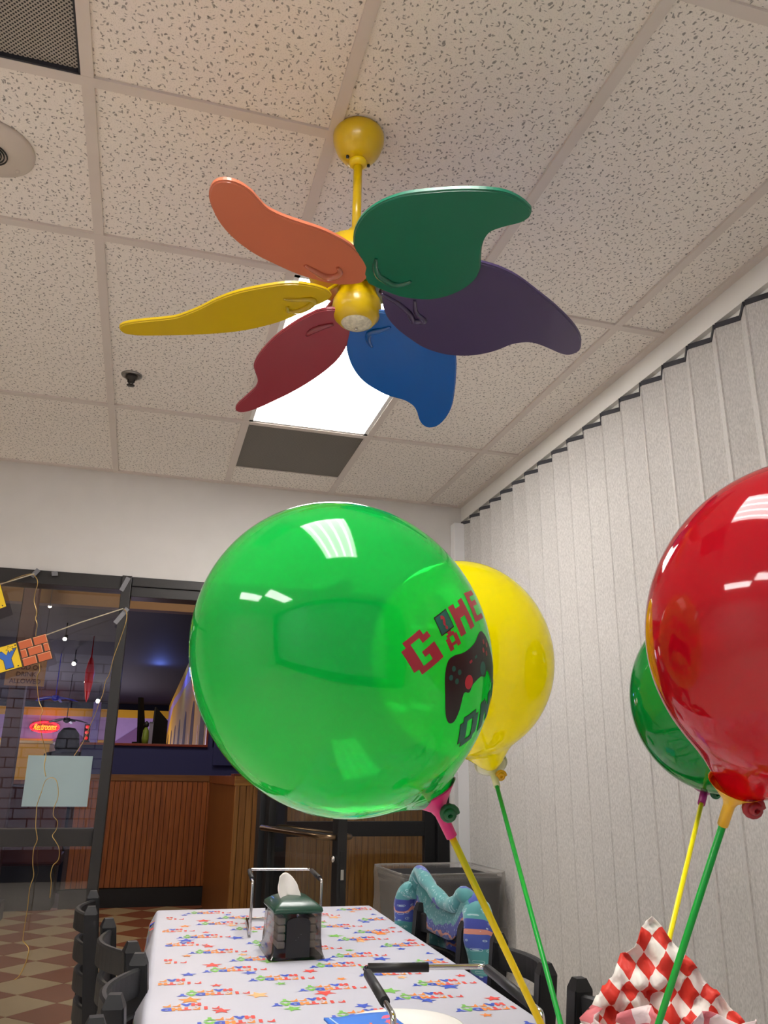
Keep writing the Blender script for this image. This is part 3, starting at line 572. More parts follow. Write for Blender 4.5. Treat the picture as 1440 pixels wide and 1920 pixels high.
obj('string', tube(bm_new(), [(-0.517, 4.449, 1.868), (-0.3634, 4.45, 1.9413), (-0.159, 4.46, 2.0302)], 0.0032, 6), mat('cream_string', (196, 184, 158), 0.6), bn)
obj('string', tube(bm_new(), [(-0.77, 4.449, 2.112), (-0.6155, 4.46, 2.182)], 0.0032, 6), mat('cream_string', (196, 184, 158)), bn)
M_tape = mat('clear_tape', (120, 120, 124), 0.3)
for (x, z, a, l) in ((-0.165, 2.165, 1.2, 0.08), (-0.165, 1.995, 1.0, 0.10), (-0.615, 2.19, 1.0, 0.05), (-0.52, 2.195, 0.2, 0.03)):
    dx, dz = math.cos(a), math.sin(a); bm = bm_new(); extrude_poly(bm, [(-l/2, -.011), (l/2, -.013), (l/2, .011), (-l/2, .012)], lambda u, v, h: (x+u*dx-v*dz, 4.477-h, z+u*dz+v*dx), 0.0008)
    obj('tape', bm, M_tape, bn)

# ------------------------------------------------------------------ table with printed cloth
TA = math.radians(-2.3)      # table runs very nearly along the room
t = thing('dining_table', 'long party table under the happy birthday cloth', 'table', (0.44, 1.90, 0), TA)
LX, LY = 0.372, 1.33
bxo('tabletop', (-LX, LX, -LY, LY, 0.715, 0.744), M_doak, t, bev=0.004)
for a in (-0.8, 0.8):
    obj('leg', lathe(bm_new(), [(0.03, 0.03), (0.03, 0.715)], 16, cy_=a), M_black, t)
    bm = bm_new(); box(bm, -0.28, 0.28, a-0.03, a+0.03, 0, 0.03, bev=0.008); box(bm, -0.03, 0.03, a-0.28, a+0.28, 0, 0.03, bev=0.008); obj('foot', bm, M_black, t)
ct, st_ = math.cos(TA), math.sin(TA)
def T2W(x, y, z): return Vector((0.44+x*ct-y*st_, 1.90+x*st_+y*ct, z))
DROP = 0.26
def cl(s, q, up=0.0):
    """cloth surface : s across, q along (table coordinates, past the edge it hangs)"""
    rx = 0.012; ax = LX+0.004; ay = LY+0.004
    def one(v, a):
        if abs(v) <= a: return v, 0, 0
        e = abs(v)-a; sg = 1 if v > 0 else -1; arc = rx*PI/2
        if e < arc: th = e/rx; return sg*(a+rx*math.sin(th)), rx*(1-math.cos(th)), th
        return sg*(a+rx), rx+(e-arc), PI/2
    x, dxz, tx = one(s, ax); y, dyz, ty = one(q, ay)
    n = Vector((math.sin(tx)*(1 if s > 0 else -1), math.sin(ty)*(1 if q > 0 else -1), max(0.02, math.cos(tx)*math.cos(ty)))).normalized()
    d = max(dxz, dyz); z = 0.7475-d
    z += 0.0012*noise.noise(Vector((s*5, q*4, 0)))*(1 if d < .005 else 0) + 0.0008*math.exp(-((q-0.25+0.1*s)/0.02)**2)*(d < .005)
    if d > 0.012:
        wv = 0.012*math.sin((q if dxz > dyz else s)*17+1.2*math.sin((q+s)*5))*min(1, d/0.15)+0.04*d
        if dxz > dyz: x += (1 if s > 0 else -1)*(wv+0.012)
        else: y += (1 if q > 0 else -1)*(wv+0.012)
        if dxz > 0.012 and dyz > 0.012: x += (1 if s > 0 else -1)*0.01
    return T2W(x + n.x*up, y + n.y*up, z + n.z*up)
def ticks(a, n): 
    v = list(np.linspace(-a, a, n)); 
    v += [a+e for e in (0.006, 0.012, 0.02, 0.05, 0.1, 0.15, 0.21, DROP)]; v += [-a-e for e in (0.006, 0.012, 0.02, 0.05, 0.1, 0.15, 0.21, DROP)]
    return sorted(v)
sx, sy2 = ticks(LX, 24), ticks(LY, 90)
bm = bm_new(); g = [[bm.verts.new(cl(s, q)) for q in sy2] for s in sx]
for i in range(len(sx)-1):
    for j in range(len(sy2)-1):
        f = bm.faces.new((g[i][j], g[i+1][j], g[i+1][j+1], g[i][j+1])); f.smooth = True
M_cloth = mat('white_plastic_cloth', (200, 201, 212), 0.42, var=0.02, spec=0.35)
clo = obj('tablecloth', bm, M_cloth); tag(clo, 'white happy birthday tablecloth with coloured stars on the long table', 'tablecloth')
bpy.context.view_layer.update()
PC = [mat('print_red', (226, 70, 60), 0.5), mat('print_orange', (240, 140, 50), 0.5), mat('print_blue', (52, 84, 196), 0.5), mat('print_green', (120, 190, 80), 0.5), mat('print_peach', (240, 180, 120), 0.5)]
LET = {}
for ch in 'HAPYBIRTD':
    me = textmesh(ch, 0.0265, bold=0.0024); me.calc_loop_triangles()
    v = [(p.co.x, p.co.y) for p in me.vertices]; LET[ch] = (v, [tuple(tr.vertices) for tr in me.loop_triangles]); bpy.data.meshes.remove(me)
def star_tris(r):
    v = [(0, 0)] + [((r if k % 2 == 0 else r*0.45)*math.cos(PI/2+k*PI/5), (r if k % 2 == 0 else r*0.45)*math.sin(PI/2+k*PI/5)) for k in range(10)]
    return v, [(0, k+1, (k+1) % 10+1) for k in range(10)]
pv = [[] for _ in PC]; pf = [[] for _ in PC]
def stamp(geo_, cx, cy3, ang, ci, up=0.0007):
    v, f = geo_; ca, sa = math.cos(ang), math.sin(ang); P = [(cx+x*ca-y*sa, cy3+x*sa+y*ca) for x, y in v]
    for x, y in P:
        if abs(x) > LX+DROP-0.01 or abs(y) > LY+DROP-0.01: return
    xs = [abs(p[0]) for p in P]; ys = [abs(p[1]) for p in P]
    if min(xs) < LX+0.012 and max(xs) > LX-0.002 or min(ys) < LY+0.012 and max(ys) > LY-0.002: return
    b = len(pv[ci]); pv[ci] += [cl(x, y, up) for x, y in P]; pf[ci] += [tuple(b+i for i in t_) for t_ in f]
cols = [0, 0, 1, 4, 2, 3, 0, 1, 2]
ry = 0
q = -LY-DROP+0.05
while q < LY+DROP-0.04:
    s = -LX-DROP + (0.131 if ry % 2 else 0.0)+0.03*(ry % 3)
    while s < LX+DROP:
        # two lines of letters turned half round, HAPPY over BIRTHDAY
        for word, off, dy in (('HAPPY', 0.030, 0.0175), ('BIRTHDAY', 0.068, -0.0125)):
            for k, ch in enumerate(word):
                stamp(LET[ch], s+off-k*0.0195, q+dy, PI, ([0, 0, 1, 0, 1, 2, 3, 2] if dy < 0 else [0, 2, 1, 1, 3])[k])
        s += 0.262
    for k in range(9):
        xs_ = -LX-DROP+0.05+k*0.145+(0.06 if ry % 2 else 0); 
        stamp(star_tris(0.015+0.006*((k*3+ry) % 3)), xs_, q+0.054+0.009*((k*5+ry) % 3), PI+0.3*k, [0, 2, 1, 3, 0, 4, 2, 3][(k*3+ry*2) % 8])
    q += 0.112; ry += 1
bmv, bf, bmi = [], [], []
for ci in range(len(PC)):
    o_ = len(bmv); bmv += [tuple(v) for v in pv[ci]]; bf += [tuple(i+o_ for i in f) for f in pf[ci]]; bmi += [ci]*len(pf[ci])
me = bpy.data.meshes.new('print'); me.from_pydata(bmv, [], bf); me.materials.clear()
for m in PC: me.materials.append(m)
me.polygons.foreach_set('material_index', bmi); me.update()
po = bpy.data.objects.new('printed_pattern', me); C.objects.link(po); po.parent = clo; po['kind'] = 'stuff'
TZ = 0.749
# ------------------------------------------------------------------ chairs
def make_chair(label):
    """back along local y, seat towards +x"""
    t = thing('dining_chair', label, 'chair', group='black ladder-back chairs')
    W = 0.20
    for s in (-1, 1):
        bm = bm_new(); 
        prof = [(0.035, 0.0), (0.0, 0.45), (-0.035, 0.80)]
        for (xa, za), (xb, zb) in zip(prof[:-1], prof[1:]):
            vs = []
            for x, z in ((xa, za), (xb, zb)):
                vs.append([bm.verts.new((x+dx, s*(W-0.019)+dy, z)) for dx, dy in ((-.02, -.019), (.02, -.019), (.02, .019), (-.02, .019))])
            for i in range(4): bm.faces.new((vs[0][i], vs[0][(i+1)%4], vs[1][(i+1)%4], vs[1][i]))
            if za == 0: bm.faces.new(vs[0][::-1])
            else:
                top = [bm.verts.new((-0.035+dx*.55, s*(W-0.019)+dy*.55, 0.822)) for dx, dy in ((-.02, -.019), (.02, -.019), (.02, .019), (-.02, .019))]
                for i in range(4): bm.faces.new((vs[1][i], vs[1][(i+1)%4], top[(i+1)%4], top[i]))
                bm.faces.new(top)
        bmesh.ops.remove_doubles(bm, verts=bm.verts[:], dist=1e-4)
        bmesh.ops.bevel(bm, geom=[e for e in bm.edges if abs((e.verts[0].co-e.verts[1].co).z) > 0.2], offset=0.003, segments=2, affect='EDGES')
        obj('back_post', bm, M_black, t)
        obj('leg', box(bm_new(), 0.315, 0.353, s*(W-0.02)-0.019, s*(W-0.02)+0.019, 0, 0.43, bev=0.003), M_black, t)
        obj('stretcher', box(bm_new(), 0.03, 0.325, s*(W-0.02)-0.01, s*(W-0.02)+0.01, 0.17, 0.20, bev=0.003), M_black, t)
    for k, zc in enumerate((0.768, 0.683, 0.598, 0.513)):
        bm = bm_new(); N = 14; xb = 0.0-0.035*(zc-0.45)/0.35; rows = []
        for i in range(N+1):
            y = -W+0.03+(2*W-0.06)*i/N; bow = -0.045*math.cos(PI*(y/(2*W-0.06)))**1.0
            rows.append([bm.verts.new((xb+bow+dx, y, zc+dz)) for dx, dz in ((-.009, -.026), (.009, -.026), (.009, .024), (0.004, .028), (-.004, .028), (-.009, .024))])
        for i in range(N):
            for j in range(6): bm.faces.new((rows[i][j], rows[i][(j+1)%6], rows[i+1][(j+1)%6], rows[i+1][j]))
        bm.faces.new(rows[0][::-1]); bm.faces.new(rows[-1]); obj('slat', bm, M_black, t)
    obj('seat', box(bm_new(), -0.02, 0.365, -W-0.005, W+0.005, 0.43, 0.462, bev=0.012), mat('seat_black', (12, 12, 13), 0.5), t)
    return t
def dup(root, label=None):
    r = root.copy(); C.objects.link(r)
    if label: r['label'] = label
    for ch in list(root.children):
        c = ch.copy(); C.objects.link(c); c.parent = r
        for g in list(ch.children): d = g.copy(); C.objects.link(d); d.parent = c
    return r
c0 = make_chair('black ladder-back chair at table\'s left side, farthest from viewer')
def put(o, x, y, rz): o.location = (x, y, 0); o.rotation_euler = (0, 0, rz)
# local back top centre is at x=-0.035
put(c0, -0.066, 3.02, 0.03)
put(dup(c0, 'black ladder-back chair at left of table, second from its far end'), 0.028, 2.43, 0.18)
put(dup(c0, 'black ladder-back chair at left of table, third from its far end'), 0.055, 1.92, -0.12)
put(dup(c0, 'black ladder-back chair cut by bottom edge at left of table'), 0.015, 1.42, 0.04)
put(dup(c0, 'black ladder-back chair with patterned jacket over its back'), 0.88, 2.54, PI+0.03)
put(dup(c0, 'black ladder-back chair between the jacket chair and the checked paper'), 0.88, 2.00, PI-0.13)
put(dup(c0, 'black chair with only one back post showing beside checked paper'), 0.862, 1.49, PI+0.02)

# ------------------------------------------------------------------ jacket over chair
def fleece_mat():
    m = bpy.data.materials.new('patterned_fleece'); m.use_nodes = True; nt = m.node_tree; b = nt.nodes['Principled BSDF']; b.inputs['Roughness'].default_value = 0.75
    b.inputs['Sheen Weight'].default_value = 0.3
    tcn = nt.nodes.new('ShaderNodeTexCoord'); uv = tcn.outputs['UV']
    def ramp(src, els, const=True):
        r = nt.nodes.new('ShaderNodeValToRGB'); r.color_ramp.interpolation = 'CONSTANT' if const else 'LINEAR'
        while len(r.color_ramp.elements) < len(els): r.color_ramp.elements.new(0.5)
        for e, (p, c) in zip(r.color_ramp.elements, els): e.position = p; e.color = lin(c)
        nt.links.new(src, r.inputs[0]); return r.outputs[0]
    # bands across the cloth
    sep = nt.nodes.new('ShaderNodeSeparateXYZ'); nt.links.new(uv, sep.inputs[0])
    fr = nt.nodes.new('ShaderNodeMath'); fr.operation = 'FRACT'; mu = nt.nodes.new('ShaderNodeMath'); mu.operation = 'MULTIPLY'; mu.inputs[1].default_value = 3.8
    nz = nt.nodes.new('ShaderNodeTexNoise'); nz.inputs['Scale'].default_value = 5; nt.links.new(uv, nz.inputs['Vector']); ad = nt.nodes.new('ShaderNodeMath'); ad.operation = 'MULTIPLY_ADD'; ad.inputs[1].default_value = 0.25
    nt.links.new(nz.outputs['Fac'], ad.inputs[0]); nt.links.new(sep.outputs['Y'], ad.inputs[2]); nt.links.new(ad.outputs[0], mu.inputs[0]); nt.links.new(mu.outputs[0], fr.inputs[0])
    base = ramp(fr.outputs[0], [(0, (70, 140, 140)), (0.30, (60, 80, 160)), (0.52, (196, 128, 110)), (0.60, (54, 66, 150)), (0.85, (80, 150, 150))])
    vo = nt.nodes.new('ShaderNodeTexVoronoi'); vo.inputs['Scale'].default_value = 36; vo.inputs['Randomness'].default_value = 0.6; nt.links.new(uv, vo.inputs['Vector'])
    ring = ramp(vo.outputs['Distance'], [(0, (255, 255, 255)), (0.12, (0, 0, 0)), (0.24, (200, 200, 200)), (0.32, (0, 0, 0))])
    mx = nt.nodes.new('ShaderNodeMix'); mx.data_type = 'RGBA'; nt.links.new(ring, mx.inputs['Factor']); nt.links.new(base, mx.inputs['A']); mx.inputs['B'].default_value = lin((190, 214, 220))
    nt.links.new(mx.outputs['Result'], b.inputs['Base Color']); return m
M_fl2 = fleece_mat()
jk = thing('jacket', 'blue and teal patterned fleece jacket draped over a chair back', 'jacket', (0.888, 2.55, 0.80), 0.03)
def sheet(name, fn, nu, nv, m, parent, th=0.004, uvs=1.0):
    bm = bm_new(); uvl = bm.loops.layers.uv.new('uv'); g = [[bm.verts.new(fn(i/nu, j/nv)) for j in range(nv+1)] for i in range(nu+1)]
    for i in range(nu):
        for j in range(nv):
            f = bm.faces.new((g[i][j], g[i+1][j], g[i+1][j+1], g[i][j+1])); f.smooth = True
            for l, (a, b) in zip(f.loops, ((i, j), (i+1, j), (i+1, j+1), (i, j+1))): l[uvl].uv = (a/nu*uvs, b/nv*uvs)
    o = obj(name, bm, m, parent, fix=False); md = o.modifiers.new('t', 'SOLIDIFY'); md.thickness = th; md.offset = 0; return o
def prof_top(u): return 0.030+0.062*math.exp(-((u-0.87)/0.10)**2)+0.058*math.exp(-((u-0.12)/0.12)**2)-0.10*max(0, abs(u-0.5)-0.43)*8
def jbody(u, v):
    y = -0.235+0.52*u; top = prof_top(u); pw = math.sin(PI*u)
    n = noise.noise(Vector((u*5, v*5, 1)))*0.014 + 0.007*math.sin(u*24+2*math.sin(v*5))*min(1, v*3)
    fl = 0.05+0.05*math.exp(-((u-0.85)/0.12)**2)+0.07*math.exp(-((u-0.12)/0.14)**2)
    if v < 0.12: return (0.030+n*.2, y, top-0.030-0.05*(1-v/0.12))
    if v < 0.32: a = (v-0.12)/0.20*PI; return (0.062-0.032*math.cos(a)+n*.3, y, top-0.030+0.034*math.sin(a))
    z = top-0.035-(v-0.32)*0.62
    return (0.094+0.02*math.sin((v-0.32)*2.4)+n, y*(1+0.10*(v-0.32)), z)
sheet('body', jbody, 44, 40, M_fl2, jk, uvs=1.25)
def sleeve(y0, sgn, L, x0, nm):
    pts = [(x0+0.01, y0, 0.052), (x0-0.004, y0+sgn*0.03, 0.045), (x0-0.004, y0+sgn*0.052, 0.0), (x0, y0+sgn*0.062, -0.08), (x0+0.01, y0+sgn*0.066, -0.18), (x0+0.02, y0+sgn*0.068, -L)]
    pts = smooth([Vector(p) for p in pts], 6); L_ = len(pts); bm = bm_new(); rr = [0.038+0.006*math.sin(PI*min(1, i/L_*1.2)) for i in range(L_)]; tube(bm, pts, rr, 16, flat=0.7)
    uvl = bm.loops.layers.uv.new('uv')
    for f in bm.faces:
        for l in f.loops: c_ = l.vert.co; l[uvl].uv = ((c_.y-y0)*2.2+c_.x*1.5, c_.z*2.2+.3)
    for v in bm.verts: v.co += Vector((0.010*noise.noise(v.co*16), 0.010*noise.noise(v.co*16+Vector((9, 0, 0))), 0))
    obj(nm, bm, M_fl2, jk)
sleeve(0.225, 1, 0.34, 0.02, 'sleeve'); sleeve(-0.165, -1, 0.38, 0.06, 'sleeve')
bm = bm_new(); cp_ = smooth([Vector(p) for p in [(0.03, 0.25, 0.050), (0.03, 0.20, 0.110), (0.02, 0.11, 0.094), (0.02, 0.03, 0.068), (0.025, -0.05, 0.048), (0.03, -0.11, 0.055), (0.035, -0.15, 0.085), (0.05, -0.18, 0.07)]], 6)
tube(bm, cp_, [0.021+0.002*math.sin(i*0.7) for i in range(len(cp_))], 14, flat=1.0)
uvl = bm.loops.layers.uv.new('uv')
for f in bm.faces:
    for l in f.loops: c_ = l.vert.co; l[uvl].uv = (c_.y*2.6, c_.z*1.2+c_.x*1.5+0.05)
obj('collar', bm, M_fl2, jk)

# ------------------------------------------------------------------ bin in the corner
t = thing('trash_can', 'large dark grey trash can with clear liner in the corner by doors', 'trash can', (1.47, 4.14, 0), 0.02)
def rrect(hw, hd, r, n=6):
    P = []
    for cx_, cy4, a0 in ((hw-r, hd-r, 0), (-hw+r, hd-r, PI/2), (-hw+r, -hd+r, PI), (hw-r, -hd+r, 1.5*PI)):
        P += [(cx_+r*math.cos(a0+PI/2*k/n), cy4+r*math.sin(a0+PI/2*k/n)) for k in range(n+1)]
    return P
def loft(bm, secs, close=True, cap0=False, cap1=False):
    rings = [[bm.verts.new(p) for p in s] for s in secs]; n = len(rings[0])
    for a, b in zip(rings[:-1], rings[1:]):
        for j in range(n if close else n-1): f = bm.faces.new((a[j], a[(j+1)%n], b[(j+1)%n], b[j])); f.smooth = True
    if cap0: bm.faces.new(rings[0][::-1])
    if cap1: bm.faces.new(rings[-1])
    return bm
M_bin = mat('bin_plastic', (46, 46, 48), 0.6)
sec = lambda hw, hd, z: [(x, y, z) for x, y in rrect(hw, hd, 0.05)]
obj('bin', loft(bm_new(), [sec(.20, .19, 0), sec(.245, .235, .72), sec(.25, .24, .725), sec(.25, .24, .755), sec(.235, .225, .755), sec(.19, .18, .02)], cap0=True, cap1=True), M_bin, t)
M_liner = bpy.data.materials.new('clear_liner'); M_liner.use_nodes = True; nt = M_liner.node_tree; nt.nodes.clear()
o_ = nt.nodes.new('ShaderNodeOutputMaterial'); tr = nt.nodes.new('ShaderNodeBsdfTransparent'); gl = nt.nodes.new('ShaderNodeBsdfPrincipled'); gl.inputs['Base Color'].default_value = lin((190, 186, 182)); gl.inputs['Roughness'].default_value = 0.25
lw = nt.nodes.new('ShaderNodeLayerWeight'); lw.inputs[0].default_value = 0.35; mr = nt.nodes.new('ShaderNodeMapRange'); mr.inputs['To Min'].default_value = 0.05; mr.inputs['To Max'].default_value = 0.8; mx = nt.nodes.new('ShaderNodeMixShader')
nt.links.new(lw.outputs['Facing'], mr.inputs['Value']); nt.links.new(mr.outputs[0], mx.inputs[0]); nt.links.new(tr.outputs[0], mx.inputs[1]); nt.links.new(gl.outputs[0], mx.inputs[2]); nt.links.new(mx.outputs[0], o_.inputs[0])
rnd = random.Random(2); secs = []
base = rrect(1, 1, 0.2, 10)
for k in range(26):
    v = k/25
    if v < 0.2: off, z = 0.012-0.03*(1-v/0.2), 0.68+0.1*v/0.2
    elif v < 0.3: off, z = 0.014, 0.78-0.02*(v-0.2)/0.1
    else: off, z = 0.016, 0.76-0.42*(v-0.3)/0.7
    secs.append([((0.25+off)*x+0.012*noise.noise(Vector((x*6, y*6, v*9)))*(0.4+v)+0.003*math.sin(math.atan2(y, x)*38+v*5)*max(0, 1-v*2), (0.24+off)*y+0.012*noise.noise(Vector((x*6+5, y*6, v*9)))*(0.4+v), z+0.004*noise.noise(Vector((x*9, y*9, 3)))) for x, y in base])
obj('liner', loft(bm_new(), secs), M_liner, t)

# ------------------------------------------------------------------ pizza stands
def bent(bm, P, r, bend=0.012, seg=10):
    P = [Vector(p) for p in P]; out = [P[0]]
    for i in range(1, len(P)-1):
        a = (P[i-1]-P[i]).normalized(); b = (P[i+1]-P[i]).normalized()
        for k in range(5):
            q = k/4; out.append(P[i]+a*bend*(1-q)**2+b*bend*q**2)
    out.append(P[-1]); return tube(bm, out, r, seg)
def stand(label, bl, br, fl, fr, h):
    """wire stand : far bar, two side arms, front legs, feet wire running back"""
    t = thing('serving_stand', label, 'stand', (bl[0], bl[1], TZ), 0, 'wire tray stands on the table')
    o = Vector((bl[0], bl[1], 0)); B = lambda p, z: Vector((p[0], p[1], z))-o
    zf = 0.005; sl = (Vector((*bl, 0))-Vector((*fl, 0)))*0.9; sr = (Vector((*br, 0))-Vector((*fr, 0)))*0.9
    pl = B(fl, zf)+sl; pr_ = B(fr, zf)+sr
    bm = bent(bm_new(), [pl, B(fl, zf), B(fl, h), B(bl, h), B(br, h), B(fr, h), B(fr, zf), pr_, pl], 0.0042); obj('wire_frame', bm, M_chrome, t)
    def sleeve_(a, b, u0, u1): obj('grip', tube(bm_new(), [a.lerp(b, u0), a.lerp(b, u1)], 0.0075, 12), M_rubber, t)
    return sleeve_, [B(bl, h), B(br, h), B(fl, h), B(fr, h)]
s_, (a, b, c, d) = stand('nearer chrome wire tray stand with black rubber grips at bottom of photo', (0.391, 1.467), (0.591, 1.435), (0.356, 1.182), (0.556, 1.15), 0.151)
s_(a, b, 0.03, 0.53); s_(c, a, 0.25, 0.85); s_(d, b, 0.15, 0.93)
s_, (a, b, c, d) = stand('chrome wire tray stand standing behind the napkin dispenser', (0.392, 3.004), (0.596, 2.972), (0.362, 2.677), (0.571, 2.669), 0.151)
s_(c, a, 0.15, 0.85); s_(d, b, 0.15, 0.85)

# ------------------------------------------------------------------ napkin dispenser
t = thing('napkin_dispenser', 'green topped smoky napkin dispenser with white napkin sticking up', 'napkin dispenser', (0.4415, 2.43, TZ), 0.0)
M_smoke = glass_mat('smoky_plastic', (0.44, 0.42, 0.41), 0.08, 1.45, 0.05)
M_dbl = mat('dispenser_black', (20, 20, 22), 0.4); M_grn = mat('dispenser_green', (24, 68, 50), 0.35, coat=0.2)
hw, hd = 0.0635, 0.095
def sq(w_, d_, z, r=0.008): return [(x, y, z) for x, y in rrect(w_, d_, r, 4)]
obj('shell', loft(bm_new(), [sq(hw+.010, hd+.008, 0.0), sq(hw+.003, hd+.003, 0.018), sq(hw, hd, 0.05), sq(hw-.002, hd-.002, 0.112)]), M_smoke, t)
obj('base', box(bm_new(), -hw-.004, hw+.004, -hd-.004, hd+.004, 0.0, 0.008, bev=0.003), M_dbl, t)
obj('lid', loft(bm_new(), [sq(hw+.0, hd+.0, 0.108), sq(hw+.003, hd+.003, 0.113), sq(hw+.001, hd+.001, 0.121), sq(hw-.016, hd-.020, 0.134), sq(hw-.032, hd-.042, 0.141), sq(hw-.05, hd-.075, 0.143)], cap0=True, cap1=True), M_grn, t)
# arched black front plate, napkin bundles, dark sides
arch = [(-0.031, 0.004), (0.031, 0.004), (0.031, 0.088)] + [(0.031*math.cos(a), 0.088+0.012*math.sin(a)) for a in [PI*k/8 for k in range(1, 8)]] + [(-0.031, 0.088)]
for s in (-1, 1):
    bm = bm_new(); extrude_poly(bm, arch, lambda u, v, h: (u, s*(hd-0.001+0.0045+h*0.7), v+0.0), 0.004); obj('front_plate', bm, M_dbl, t)
M_nap = mat('napkin_paper', (226, 218, 204), 0.9, bump=0.2)
for s in (-1, 1):
    for q in range(4):
        bm = bm_new(); box(bm, s*0.041-0.010, s*0.041+0.010, -0.08, 0.083, 0.024+q*0.019, 0.040+q*0.019, bev=0.003); obj('napkin_bundle', bm, M_nap, t)
bm = bm_new()
for dx in (-0.006, 0.0, 0.007): 
    box(bm, dx-0.001, dx+0.001, -hd-0.0075, -hd-0.0068, 0.052+dx, 0.054+dx)
obj('embossed_dots', bm, mat('emboss', (70, 70, 74), 0.4), t)
def nap(u, v):
    wd = 0.036*(1-0.35*v)*(1-0.0*v); x = -0.012+(u-0.5)*2*wd*(0.6+0.5*math.sin(min(1, v*1.3)*PI*0.62)) - 0.006*v
    y = -0.02+0.012*math.cos((u-0.5)*5)+0.010*v
    z = 0.137+0.062*v*(1-0.5*(u-0.35)**2*2.2) + (0.012*(1-v))*math.cos((u-0.5)*4.5)-0.016*u*(1-v)
    return (x, y, z)
sheet('pulled_napkin', nap, 14, 12, mat('napkin_white', (250, 246, 240), 0.9), t, 0.0008)

# ------------------------------------------------------------------ plate and printed napkin
tag(obj('paper_plate', loft(bm_new(), [[(0.52+r*math.cos(a), 1.665+r*math.sin(a), TZ+z) for a in [2*PI*k/48 for k in range(48)]] for r, z in ((0.02, 0.001), (0.075, 0.001), (0.090, 0.008), (0.112, 0.013), (0.115, 0.0125), (0.112, 0.010), (0.090, 0.005), (0.076, 0.0005), (0.02, 0.0))]), mat('paper_white', (238, 236, 230), 0.5)), 'white paper plate under the nearer wire stand', 'plate')
t = thing('party_napkin', 'folded blue party napkin printed with balloons on the paper plate', 'napkin', (0.452, 1.60, TZ+0.015), 0.15)
def wob(x, y): return 0.004*noise.noise(Vector((x*25, y*25, 0)))+0.010*max(0, y)*4
bm = bm_new(); N = 12; S0, S1 = -0.055, 0.10
g = [[bm.verts.new((-0.06+0.13*i/N, -0.10+0.21*j/N, wob(-0.06+0.13*i/N, -0.10+0.21*j/N))) for j in range(N+1)] for i in range(N+1)]
for i in range(N):
    for j in range(N): bm.faces.new((g[i][j], g[i+1][j], g[i+1][j+1], g[i][j+1])).smooth = True
o = obj('folded_sheet', bm, mat('party_blue', (54, 122, 220), 0.7), t, fix=False); md = o.modifiers.new('t', 'SOLIDIFY'); md.thickness = 0.004; md.offset = 1
def disc(name, cx_, cy4, rx_, ry_, m, up):
    bm = bm_new(); c_ = bm.verts.new((cx_, cy4, wob(cx_, cy4)+up)); R_ = [bm.verts.new((cx_+rx_*math.cos(a), cy4+ry_*math.sin(a), wob(cx_+rx_*math.cos(a), cy4+ry_*math.sin(a))+up)) for a in [2*PI*k/24 for k in range(24)]]
    for k in range(24): bm.faces.new((c_, R_[k], R_[(k+1)%24]))
    obj(name, bm, m, t)
disc('printed_balloon', 0.015, 0.085, 0.034, 0.020, mat('nap_yellow', (240, 204, 40), 0.6), 0.0030); disc('printed_balloon', 0.035, 0.035, 0.032, 0.034, mat('nap_orange', (240, 100, 50), 0.6), 0.0036); disc('printed_balloon', 0.055, 0.068, 0.014, 0.016, mat('nap_pink', (230, 90, 130), 0.6), 0.0042)
bxo('printed_edge', (-0.052, -0.049, -0.098, 0.105, 0.008, 0.0095), mat('nap_light', (180, 210, 240)), t)

# ------------------------------------------------------------------ big ceiling fan
FX, FY, FZ = 0.3995, 1.6761, 2.2589
fan = thing('ceiling_fan', 'yellow ceiling fan with six rainbow petal blades', 'ceiling fan', (FX, FY, ZCEIL))
M_fy = mat('fan_yellow', (206, 172, 0), 0.3, coat=0.3)
obj('canopy', lathe(bm_new(), [(0.064, 0.004), (0.067, -0.004), (0.066, -0.022), (0.056, -0.052), (0.040, -0.074), (0.022, -0.082), (0.0, -0.083)], 40), M_fy, fan)
obj('hanger_ball', lathe(bm_new(), [(0.014, -0.078), (0.023, -0.083), (0.023, -0.092), (0.014, -0.100), (0.012, -0.10)], 24), mat('fan_yellow2', (226, 192, 10), 0.3), fan)
for s in (-1, 1): obj('screw', lathe(bm_new(), [(0.004, 0), (0.004, -0.006), (0, -0.007)], 10, cx=s*0.030, cy_=s*0.008, cz=-0.078), M_black, fan)
obj('downrod', tube(bm_new(), [(0, 0, -0.08), (0, 0, -0.33)], 0.0115, 16), M_fy, fan)
z0 = -(ZCEIL-2.345)
obj('motor_housing', lathe(bm_new(), [(0.0, z0-0.008), (0.09, z0-0.008), (0.105, z0), (0.118, z0+0.012), (0.118, z0+0.045), (0.10, z0+0.085), (0.065, z0+0.11), (0.035, z0+0.125), (0.028, z0+0.15), (0.014, z0+0.155), (0.0, z0+0.155)], 48), M_fy, fan)
bm = bm_new()
for k in range(24):
    a = 2*PI*k/24; 
    if k % 4 == 3: continue
    M_ = Matrix.Rotation(a, 4, 'Z') @ Matrix.Translation((0.1182, 0, z0+0.03)); b_ = box(bm_new(), -0.002, 0.0012, -0.004, 0.004, -0.011, 0.011); b_.transform(M_); me_ = bpy.data.meshes.new('x'); b_.to_mesh(me_); b_.free(); bm.from_mesh(me_); bpy.data.meshes.remove(me_)
obj('vent_slots', bm, M_black, fan)
obj('switch_housing', lathe(bm_new(), [(0.03, z0-0.008), (0.045, z0-0.015), (0.050, z0-0.035), (0.058, z0-0.05), (0.060, z0-0.07), (0.054, z0-0.092), (0.042, z0-0.106), (0.034, z0-0.108), (0.0, z0-0.104)], 40), M_fy, fan)
M_cut = mat('cut_glass', (206, 200, 178), 0.12, var=0.5, vscale=120, bump=1.0, bscale=120)
bm = lathe(bm_new(), [(0.038, z0-0.106), (0.034, z0-0.112), (0.024, z0-0.117), (0.010, z0-0.120), (0.0, z0-0.1205)], 24, cap=False); obj('glass_lens', bm, M_cut, fan)
